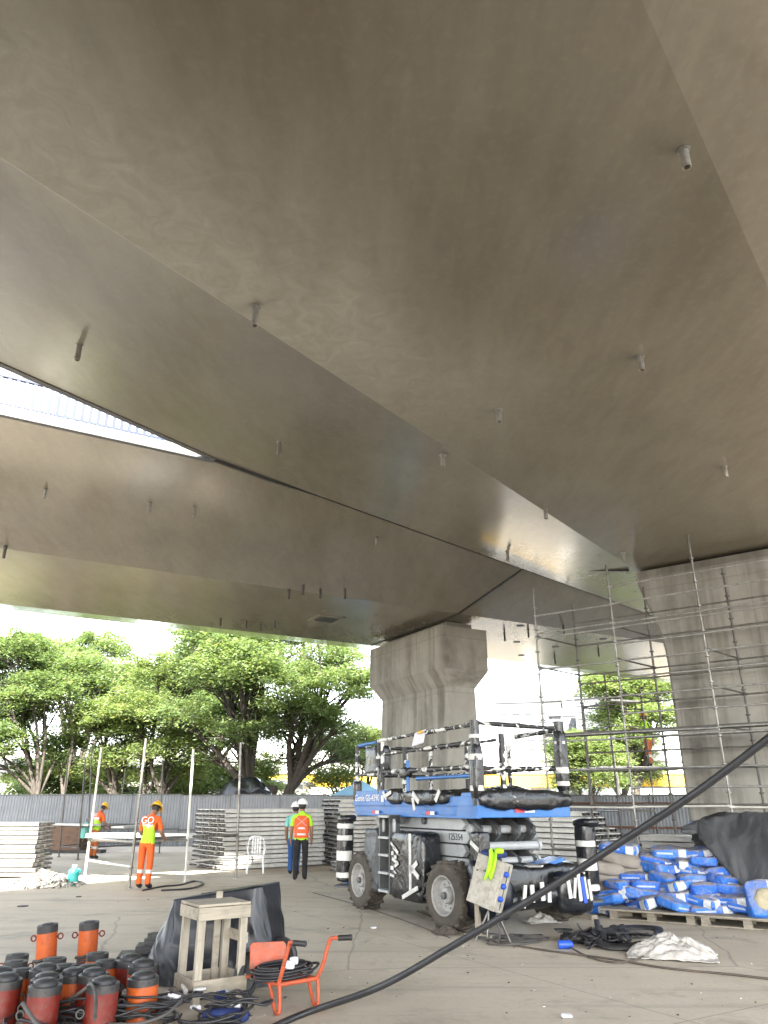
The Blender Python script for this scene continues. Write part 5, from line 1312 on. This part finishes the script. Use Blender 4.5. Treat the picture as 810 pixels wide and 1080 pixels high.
tangle(35, 1094, 4, .8, 'black hydraulic hose lying at the foot of the scuffed red jack', .08)
wire('hydraulic_hose', [gp(18, 1092, .02), gp(56, 1077, .10), W(80, 1050, 7.0), W(94, 1040, 6.95), W(98, 1040, 6.85), W(101, 1052, 6.7), W(100, 1075, 6.5)], .014, 'hosed', 'grey hose arching up highest over the red jacks', 'hydraulic hose', HG, 8)
wire('hydraulic_hose', [W(24, 1058, 6.2), W(33, 1072, 6.1), W(44, 1086, 5.95)], .016, 'hosed', 'short stiff grey hose end sticking up before the large red jack', 'hydraulic hose', HG, 8)
rr2 = random.Random(5)
for k in range(13):
    px, py = rr2.uniform(70, 250), rr2.uniform(1066, 1080); q = gp(px, py, rr2.uniform(.10, .19)); a = rr2.uniform(0, 3.1); d = Vector((math.cos(a), math.sin(a), rr2.uniform(-.3, .3)))
    mt = 'paper' if k % 3 == 0 else 'alu' if k % 3 == 1 else 'navy'
    o = part('hose_coupling', M[mt], None, lambda b: (b.tube([q - d * .05, q + d * .03], .022, 8), b.tube([q + d * .03, q + d * .06], .015, 8)))
    tag(o, 'small ' + {'paper': 'white capped', 'alu': 'silver', 'navy': 'dark blue'}[mt] + ' coupling lying among the tangled black hoses', 'hose coupling', 'couplings in the hose tangle')
o = part('orange_rod', M['red'], None, lambda b: b.bar(gp(64, 1079, .16), gp(76, 1064, .2), .02, .03)); tag(o, 'short red lever lying among the tangled black hoses', 'lever')
o = part('blue_sleeve', M['navy'], None, lambda b: b.blob((0, 0, .05), (.4, .2, .1), .6, .6, 24, 12, .03, 6, 6)); o.location = gp(238, 1078, .0); tag(o, 'dark blue cloth sleeve under the hoses by the timber frame', 'sleeve')

# ------------------------------------------------------------------ sheeted machine
SM = gp(230, 1030, 0); SR = R(-8)
gm = thing('covered_generator', 'machine under glossy blue black sheeting with a trolley wheel, behind the timber frame', 'covered machine', SM, SR)
def sheet_fn(u, v):
    # u goes round the object, v from ground hem to the top centre
    a = 2 * PI * u - PI / 2
    ca, sa = math.cos(a), math.sin(a)
    def sq(w, d, e=.32):
        return Vector((w * math.copysign(abs(ca) ** e, ca), d * math.copysign(abs(sa) ** e, sa), 0))
    top = sq(.54, .40, .22); mid = sq(.60, .47, .4); hem = sq(.72, .55, .6)
    def topz(p): return .74 + .15 * (p.x + .5) - .03 * p.y   # rises to the far corner
    if v < .72:
        t_ = v / .72
        p = hem.lerp(mid, min(1, t_ * 1.6)) if t_ < .62 else mid.lerp(top, (t_ - .62) / .38)
        z = topz(top) * t_ ** .92
        f = noise.noise(Vector((u * 26, v * 2.2, 5))) * .028 * (1 - t_ * .75) + (.3 - abs(noise.noise(Vector((u * 13 + v * 3, v * 2.5, 1.7))))) * .055 * (1 - t_ * .7)
        n_ = Vector((ca, sa, 0)); p = p + n_ * f
        if ca < -.3: p.x += .10 * (t_) - .06 * (1 - t_)
    else:
        t_ = (v - .72) / .28; p = top * (1 - t_); z = topz(p) + .012 * noise.noise(Vector((p.x * 6, p.y * 6, 2)))
        if ca < -.3: p.x += .10 * (1 - t_)
    return Vector((p.x, p.y, max(z, .01)))
mb = MB(); mb.grid(sheet_fn, 150, 60); mb.build('sheeting', M['sheet'], gm, weld=True)
wl = bpy.data.objects.new('wheel', None); C.objects.link(wl); wl.parent = gm; wl.location = (.66, -.05, .20)
part('tyre', M['rubber'], wl, lambda b: b.lathe([(.12, -.045), (.18, -.05), (.2, -.03), (.2, .03), (.18, .05), (.12, .045)], 28, 0, (0, 0, 0), Rx(PI / 2)))
part('rim', M['dgrey'], wl, lambda b: b.lathe([(0, -.02), (.12, -.03), (.12, .03), (0, .02)], 20, 0, (0, 0, 0), Rx(PI / 2)))

# ------------------------------------------------------------------ timber frame stand
TS = gp(220, 1056, 0) ; TR = R(35)
ts = thing('timber_stand', 'open frame of pale weathered timber with a plank top, standing before the dark sheeting', 'timber stand', TS, TR)
W_, D_, H_ = .50, .46, .83
for x in (-1, 1):
    for y in (-1, 1):
        part('leg', M['woodv'], ts, lambda b: b.box((x * (W_ / 2 - .04), y * (D_ / 2 - .04), H_ / 2 - .01), (.07, .05, H_ - .03)), bevel=.004)
for k in range(4): part('top_board', M['wood'], ts, lambda b: b.box((0, -D_ / 2 + .058 + k * .116, H_ - .012), (W_ + .02, .112, .022)), bevel=.003)
for y in (-1, 1):
    part('rail', M['wood'], ts, lambda b: b.box((0, y * (D_ / 2 + .0), H_ - .08), (W_ + .02, .022, .105)), bevel=.003)
    part('rail', M['wood'], ts, lambda b: b.box((0, y * (D_ / 2), .16), (W_ + .02, .022, .12)), bevel=.003)
for x in (-1, 1):
    part('side_rail', M['wood'], ts, lambda b: b.box((x * (W_ / 2 + .003), 0, H_ - .08), (.022, D_ - .03, .1), Rz(0)), bevel=.003)
    part('side_rail', M['wood'], ts, lambda b: b.box((x * (W_ / 2 + .003), 0, .17), (.022, D_ - .03, .11)), bevel=.003)
part('side_rail', M['wood'], ts, lambda b: b.box((W_ / 2 - .005, 0, .52), (.022, D_ - .02, .09)), bevel=.003)
part('side_rail', M['wood'], ts, lambda b: b.box((.12, D_ / 2 - .03, .5), (.06, .03, .78)), bevel=.003)

# ------------------------------------------------------------------ orange hand cart
HC = gp(316, 1068, 0)
CR = R(10)
hc = thing('hand_cart', 'rubbed red orange two handled hand cart with black grips', 'hand cart', HC, CR)
K = M['cartor']
def P3(x, y, z): return Vector((x, y, z))
L0, L1 = P3(-.20, -.06, .225), P3(.15, .10, .235)            # ends of the near cross tube
B0_, B1_ = P3(-.44, .42, .21), P3(-.10, .52, .21)
part('frame', K, hc, lambda b: (b.tube([L0, L1], .018, 10), b.tube([L0, B0_], .017, 10), b.tube([L1, B1_], .017, 10), b.tube([B0_, B1_], .017, 10), b.bar((L0 + L1) / 2 + P3(0, 0, .0), (B0_ + B1_) / 2, .30, .012)))
for a_, sgn in ((L0, 0), (L1, 1)):
    hp_ = [a_, a_ + P3(.05, -.03, .11), a_ + P3(.10, -.05, .29), a_ + P3(.13, -.07, .325), a_ + P3(.20, -.10, .33)] if sgn else [a_, a_ + P3(.03, -.03, .12), a_ + P3(.075, -.06, .31), a_ + P3(.09, -.08, .335), a_ + P3(.13, -.11, .335)]
    part('handle', K, hc, lambda b: b.tube(catmull(hp_, 6), .018, 10))
    e, d = hp_[-1], (hp_[-1] - hp_[-2]).normalized()
    part('grip', M['rubber'], hc, lambda b: (b.tube([e - d * .02, e + d * .09], .024, 12), b.lathe([(.024, .09), (.027, .095), (.024, .105), (0, .106)], 12, 0, e, Vector((0, 0, 1)).rotation_difference(d).to_matrix())))
    part('leg', K, hc, lambda b: b.tube(catmull([a_ + P3(-.07, .12, -.01), a_ + P3(-.02, .02, -.19), a_ + P3(.0, -.01, -.205), a_ + P3(.018, -.015, -.185), a_ + P3(.012, .0, .0)], 6), .016, 10))
def plate(b):
    b.prism([(-.17, .0), (.17, .0), (.17, .19), (.145, .215), (-.145, .215), (-.17, .19)], -.010, .010, 0, Matrix.Translation((-.28, .42, .27)) @ Matrix.Rotation(R(6), 4, 'Z') @ Matrix.Rotation(R(-14), 4, 'X'))
part('back_plate', K, hc, plate, bevel=.004)
part('fork', K, hc, lambda b: (b.tube([B0_, P3(-.58, .54, .19)], .016, 8), b.tube([B1_, P3(-.36, .70, .19)], .016, 8), b.tube([P3(-.58, .54, .19), P3(-.36, .70, .19)], .014, 8)))
hw = bpy.data.objects.new('wheel', None); C.objects.link(hw); hw.parent = hc; hw.location = (-.47, .60, .19); hw.rotation_euler = (0, 0, R(62))
part('tyre', M['rubber'], hw, lambda b: b.lathe([(.12, -.045), (.17, -.05), (.19, -.03), (.19, .03), (.17, .05), (.12, .045)], 30, 0, (0, 0, 0), Rx(PI / 2)))
part('rim', M['dgrey'], hw, lambda b: b.lathe([(0, -.02), (.12, -.035), (.12, .035), (0, .02)], 20, 0, (0, 0, 0), Rx(PI / 2)))
rr = random.Random(8)
pts = []
for j in range(110):
    a = j * .33; k = 1 + .14 * math.sin(j * .11) + rr.uniform(-.02, .02)
    pts.append(HC + Rz(CR) @ P3(-.16 + math.cos(a) * .245 * k, .20 + math.sin(a) * .15 * k, .245 + .0009 * j + .02 * math.sin(a + 1)))
wire('cable_coil', pts, .0115, 'hose', 'thick coil of black cable lying on the orange hand cart', 'cable coil', None, 4)
pts = [HC + Rz(CR) @ P3(x, y, z) for x, y, z in ((.0, .06, .30), (.10, .10, .30), (.17, .17, .33), (.16, .26, .33), (.06, .33, .31), (-.1, .33, .30))]
wire('cable_coil', pts, .011, 'hose', 'single loose cable loop hanging past the edge of the orange cart', 'cable', None, 6)
for k, (x, y, z) in enumerate(((-.06, .16, .37), (-.10, .05, .36))):
    o = part('cable_tag', M['paper'], None, lambda b: b.blob((0, 0, 0), (.08, .05, .06), .4, .4, 14, 8, .01, 9, k)); o.location = HC + Rz(CR) @ P3(x, y, z)
    tag(o, ['white plug tape on the cable coil, nearer the orange plate', 'white plug tape on the cable coil, nearer the handles'][k], 'tape wrap')

# ------------------------------------------------------------------ people
def person(label, loc, heading, J, mats, helmet, extra=None, rad=None):
    """J: joint positions in metres, person faces +Y; mats: skin, top, mid, low, legs, boots by region"""
    t = thing('person', label, 'person', loc, heading)
    names = {}; bm = bmesh.new(); sk = bm.verts.layers.skin.verify()
    RD = dict(pel=.135, sp=.125, ch=.15, nb=.075, nt=.058, hd=.088, ht=.07, sh=.072, el=.05, wr=.034, hp=.10, kn=.075, an=.066, to=.045, he=.05)
    if rad: RD.update(rad)
    def V(nm, p, r, root=False, ry=None):
        v = bm.verts.new(p); v[sk].radius = (r, ry or r); v[sk].use_root = root; names[nm] = v; return v
    V('pel', J['pel'], RD['pel'], True, RD['pel'] * .8); V('sp', J['sp'], RD['sp'], False, RD['sp'] * .8); V('ch', J['ch'], RD['ch'], False, RD['ch'] * .72)
    V('nb', J['nb'], RD['nb']); V('nt', J['nt'], RD['nt']); V('hd', J['hd'], RD['hd'] * .92, False, RD['hd'] * 1.08); V('ht', J['ht'], RD['ht'])
    E = [('pel', 'sp'), ('sp', 'ch'), ('ch', 'nb'), ('nb', 'nt'), ('nt', 'hd'), ('hd', 'ht')]
    for s in 'LR':
        V('sh' + s, J['sh' + s], RD['sh']); V('el' + s, J['el' + s], RD['el']); V('wr' + s, J['wr' + s], RD['wr'])
        V('hp' + s, J['hp' + s], RD['hp']); V('kn' + s, J['kn' + s], RD['kn']); V('an' + s, J['an' + s], RD['an']); V('to' + s, J['to' + s], RD['to'], False, .04)
        E += [('ch', 'sh' + s), ('sh' + s, 'el' + s), ('el' + s, 'wr' + s), ('pel', 'hp' + s), ('hp' + s, 'kn' + s), ('kn' + s, 'an' + s), ('an' + s, 'to' + s)]
        # palm and five fingers
        w = Vector(J['wr' + s]); d = (w - Vector(J['el' + s])).normalized(); x = d.cross(Vector((0, 1, 0)))
        x = x.normalized() if x.length > .2 else Vector((1, 0, 0)); y = x.cross(d).normalized(); sg = 1 if s == 'R' else -1
        V('pm' + s, w + d * .07, .034, False, .018); E.append(('wr' + s, 'pm' + s))
        for k, (o_, L_) in enumerate(((-.028, .062), (-.010, .075), (.010, .07), (.027, .055))):
            a1 = V(f'f{k}a{s}', w + d * .095 + y * o_, .0095); V(f'f{k}b{s}', w + d * (.095 + L_ * .6) + y * o_ - x * sg * .012, .0085); V(f'f{k}c{s}', w + d * (.095 + L_ * .95) + y * o_ - x * sg * .032, .007)
            E += [('pm' + s, f'f{k}a{s}'), (f'f{k}a{s}', f'f{k}b{s}'), (f'f{k}b{s}', f'f{k}c{s}')]
        V('t1' + s, w + d * .04 + y * .04, .011); V('t2' + s, w + d * .085 + y * .058, .009); E += [('wr' + s, 't1' + s), ('t1' + s, 't2' + s)]
    for a, b_ in E: bm.edges.new((names[a], names[b_]))
    me = bpy.data.meshes.new('body'); bm.to_mesh(me); bm.free()
    o = bpy.data.objects.new('body', me); C.objects.link(o)
    k = o.modifiers.new('k', 'SKIN'); k.use_smooth_shade = True
    u = o.modifiers.new('u', 'SUBSURF'); u.levels = u.render_levels = 2
    dg = bpy.context.evaluated_depsgraph_get(); dg.update()
    nm = bpy.data.meshes.new_from_object(o.evaluated_get(dg)); bpy.data.objects.remove(o)
    segs = [(a, b_, Vector(J[a]) if a in J else None, Vector(J[b_]) if b_ in J else None) for a, b_ in E if a in J and b_ in J]
    keys = list(mats.keys()); 
    for q in keys: nm.materials.append(M[mats[q]])
    sp_a, sp_b = Vector(J['pel']), Vector(J['nb'])
    hd = Vector(J['hd'])
    for f in nm.polygons:
        c = f.center; best = None
        for a, b_, pa, pb in segs:
            ab = pb - pa; tt_ = max(0, min(1, (c - pa).dot(ab) / ab.length_squared)); dd = (c - pa - ab * tt_).length
            if best is None or dd < best[0]: best = (dd, a, b_, tt_)
        _, a, b_, tt_ = best
        if a[:2] in ('nt', 'hd') or (a == 'nb' and tt_ > .5): reg = 'skin'
        elif a[:2] == 'el': reg = 'fore' if 'fore' in mats and tt_ < .8 else 'skin'
        elif a[:2] == 'an': reg = 'boot'
        elif a[:2] == 'kn' or a[:2] == 'hp' or b_[:2] == 'hp':
            reg = 'legs'
            if a[:2] == 'kn' and 'band' in mats and .30 < tt_ < .46: reg = 'band'
            if a[:2] == 'kn' and tt_ > .93: reg = 'boot'
            if b_[:2] == 'hp' and (c - sp_a).dot((sp_b - sp_a).normalized()) > -.05: reg = 'low' if 'low' in mats else 'top'
        else:
            h = (c - sp_a).dot((sp_b - sp_a)) / (sp_b - sp_a).length_squared
            reg = 'top'
            if a[:2] == 'sh': reg = 'top' if tt_ < .8 or 'fore' in mats else 'skin'
            elif 'low' in mats and h < .56: reg = 'low'
            elif 'mid' in mats and h < .66: reg = 'mid'
            if a in ('pel', 'sp') and h < -.12: reg = 'legs'
        f.material_index = keys.index(reg); f.use_smooth = True
    bo = bpy.data.objects.new('body', nm); C.objects.link(bo); bo.parent = t
    # face: nose, eyes, ears, hair and helmet follow the head's own axis
    ax = (Vector(J['ht']) - Vector(J['nt'])).normalized(); fw = (Vector((0, 1, 0)) - ax * ax.y).normalized(); rt = fw.cross(ax)
    HM = Matrix((rt, fw, ax)).transposed()
    def hp(x, y, z): return hd + HM @ Vector((x, y, z))
    part('nose', M['skin'], t, lambda b: b.blob(hp(0, .105, -.005), (.026, .036, .045), 1, 1, 10, 8, rot=HM))
    for s in (-1, 1):
        part('ear', M['skin'], t, lambda b: b.blob(hp(s * .083, .0, .0), (.02, .04, .06), 1, 1, 10, 8, rot=HM))
        part('eye', M['hair'], t, lambda b: b.blob(hp(s * .033, .09, .022), (.022, .014, .012), 1, 1, 8, 6, rot=HM))
    part('mouth', M['red'], t, lambda b: b.blob(hp(0, .093, -.045), (.045, .012, .010), 1, 1, 8, 6, rot=HM))
    part('hair', M['hair'], t, lambda b: b.blob(hp(0, -.022, .02), (.176, .17, .2), .9, .9, 20, 14, rot=HM))
    def hel(b):
        b.lathe([(.128, .045), (.126, .05), (.122, .08), (.105, .13), (.07, .165), (.03, .18), (0, .182)], 24, 0, hp(0, 0, 0), HM)
        b.lathe([(.122, .052), (.145, .042), (.147, .048), (.124, .062)], 24, 0, hp(0, .005, 0), HM)
        b.blob(hp(0, .13, .05), (.17, .11, .012), .8, .8, 18, 6, rot=HM)
        b.bar(hp(0, -.10, .10), hp(0, .10, .11), .03, .03)
        b.blob(hp(0, 0, .178), (.05, .2, .02), .8, .8, 12, 6, rot=HM)
    part('helmet', M[helmet], t, hel)
    if extra: extra(t, J, hp)
    return t
def stand(lean=0., bendk=0., armL=None, armR=None, step=0., h=1.0, twist=0., headf=0.):
    """an upright figure facing +Y; lean in radians about the hips"""
    cl, sl_ = math.cos(lean), math.sin(lean)
    def up(x, y, z):
        z0 = z - .93; return Vector((x, y * cl + z0 * sl_, .93 + z0 * cl - y * sl_))
    J = dict(pel=(0, 0, .94), sp=up(0, 0, 1.10), ch=up(0, 0, 1.32), nb=up(0, .0, 1.45), nt=up(0, .02 + headf * .3, 1.52), hd=up(0, .035 + headf, 1.615), ht=up(0, .03 + headf * 1.4, 1.71))
    for s, sg in (('L', -1), ('R', 1)):
        J['sh' + s] = up(sg * .185, 0, 1.39)
        a = (armL if s == 'L' else armR) or ((sg * .235, -.01, 1.12), (sg * .245, .08, .88))
        J['el' + s] = up(*a[0]); J['wr' + s] = up(*a[1])
        st = step * sg
        J['hp' + s] = (sg * .095, 0, .90); J['kn' + s] = (sg * .105, .02 + max(0, st) * .55 + min(0, st) * .1, .49); J['an' + s] = (sg * .105, st * .75, .085 + max(0, -st) * .05); J['to' + s] = (sg * .125, st * .75 + .15, .045 + max(0, -st) * .03)
    return {k: Vector(v) * h for k, v in J.items()}
def back_text(txt, size, z, off, lean, sub=None):
    def fn(t, J, hp):
        a = Vector(J['nb']) - Vector(J['pel']); a.normalize(); b_ = Vector((1, 0, 0)); n_ = b_.cross(a).normalized()
        p = Vector(J['pel']) + a * z + n_ * off
        Mx = Matrix((b_, a, n_)).transposed().to_4x4(); Mx.translation = p
        text_mesh(txt, size, M['paper'], 'lettering', t, Mx, .004)
        part('print_line', M['paper'], t, lambda b: b.box(p - a * .095, (.2, .004, .018), Matrix((b_, -n_, a)).transposed()))
    return fn
GO = dict(skin='skin', top='hivo', mid='silver', low='lime', legs='hivo', band='silver', boot='boot')
g = gp(150, 938, 0)
person('worker with white lettering on orange and lime shirt, standing at the plank bench', g, R(-14),
       stand(.17, armL=((-.25, .06, 1.12), (-.16, .30, 1.02)), armR=((.27, .06, 1.13), (.22, .32, 1.04)), h=1.0, headf=.07), GO, 'yellowh', back_text('GO', .20, .405, .152, .17))
g = gp(97, 906, 0)
W2 = dict(GO); W2['legs'] = 'rust_tr'
person('worker in faded trousers and lime shirt at the farther bench behind a white tube', g, R(-38),
       stand(.16, armL=((-.24, .10, 1.14), (-.16, .34, 1.02)), armR=((.25, .10, 1.14), (.18, .36, 1.04)), h=.99, headf=.05), W2, 'yellowh', back_text('GO', .13, .41, .148, .17))
g = gp(316, 929, 0)
def vest(t, J, hp):
    def fn(b):
        n, k = 30, 14; prof = [(.94, .175, .135), (1.05, .178, .132), (1.18, .185, .135), (1.30, .20, .138), (1.38, .185, .125), (1.44, .12, .10)]
        vs = []
        for i in range(k + 1):
            z = .94 + .5 * i / k; a = [q for q in prof if q[0] <= z][-1]; c_ = [q for q in prof if q[0] >= z - 1e-6][0]; f = 0 if c_[0] == a[0] else (z - a[0]) / (c_[0] - a[0])
            wx, wy = a[1] + (c_[1] - a[1]) * f, a[2] + (c_[2] - a[2]) * f
            for j in range(n):
                th = 2 * PI * j / n; ex_ = math.copysign(abs(math.cos(th)) ** .8, math.cos(th)); ey_ = math.copysign(abs(math.sin(th)) ** .8, math.sin(th))
                vs.append((wx * ex_, wy * ey_, z))
        b.add(vs, [(i * n + j, i * n + (j + 1) % n, (i + 1) * n + (j + 1) % n, (i + 1) * n + j) for i in range(k) for j in range(n) if not (z_arm(i, k) and abs(math.cos(2 * PI * (j + .5) / n)) > .93)], 0, True)
    def z_arm(i, k): return .94 + .5 * i / k > 1.22
    ve = part('vest', M['hivo2'], t, fn)
    for z in (1.02, 1.155): part('reflective_band', M['silver'], ve, lambda b: b.lathe([(1, -.022), (1.006, 0), (1, .022)], 30, 0, (0, 0, z), Matrix(((.186, 0, 0), (0, .141, 0), (0, 0, 1)))))
    for s in (-1, 1): part('reflective_band', M['silver'], ve, lambda b: b.bar((-.13 * s, -.142, 1.20), (.12 * s, -.134, 1.40), .008, .04, (0, 1, 0)))
person('worker in white helmet, orange crossed reflective vest and black trousers walking away', g, R(4), stand(0, step=.07, h=1.02),
       dict(skin='skin', top='lime', legs='blackcl', boot='boot'), 'whiteh', vest)
g = gp(309, 923, 0)
person('person in teal shirt and blue trousers half hidden behind the orange vest', g, R(-6), stand(0, step=-.12, h=.98, armL=((-.23, .0, 1.12), (-.24, .12, .90))),
       dict(skin='skin', top='teal', legs='jean', boot='boot'), 'whiteh')
q = w2(692, 25.2); q.z = 2.80
def harness(t, J, hp):
    part('harness', M['black'], t, lambda b: (b.bar(Vector((-.12, -.13, 1.36)), Vector((.1, -.13, 1.0)), .02, .035, (0, 1, 0)), b.bar(Vector((.12, -.13, 1.36)), Vector((-.1, -.13, 1.0)), .02, .035, (0, 1, 0))))
    part('tool_pouch', M['sack'], t, lambda b: b.blob((.17, -.08, .80), (.12, .10, .22), .5, .5, 14, 10))
W3 = dict(GO); W3['legs'] = 'rust_tr'; W3['top'] = 'lime'; W3['mid'] = 'lime'
person('worker in yellow helmet standing high on the scaffold planks at the pier edge', q, R(40), stand(.05, step=.1, h=.97, armL=((-.24, .12, 1.2), (-.2, .38, 1.28)), armR=((.25, .08, 1.16), (.2, .3, 1.15))), W3, 'yellowh', harness)
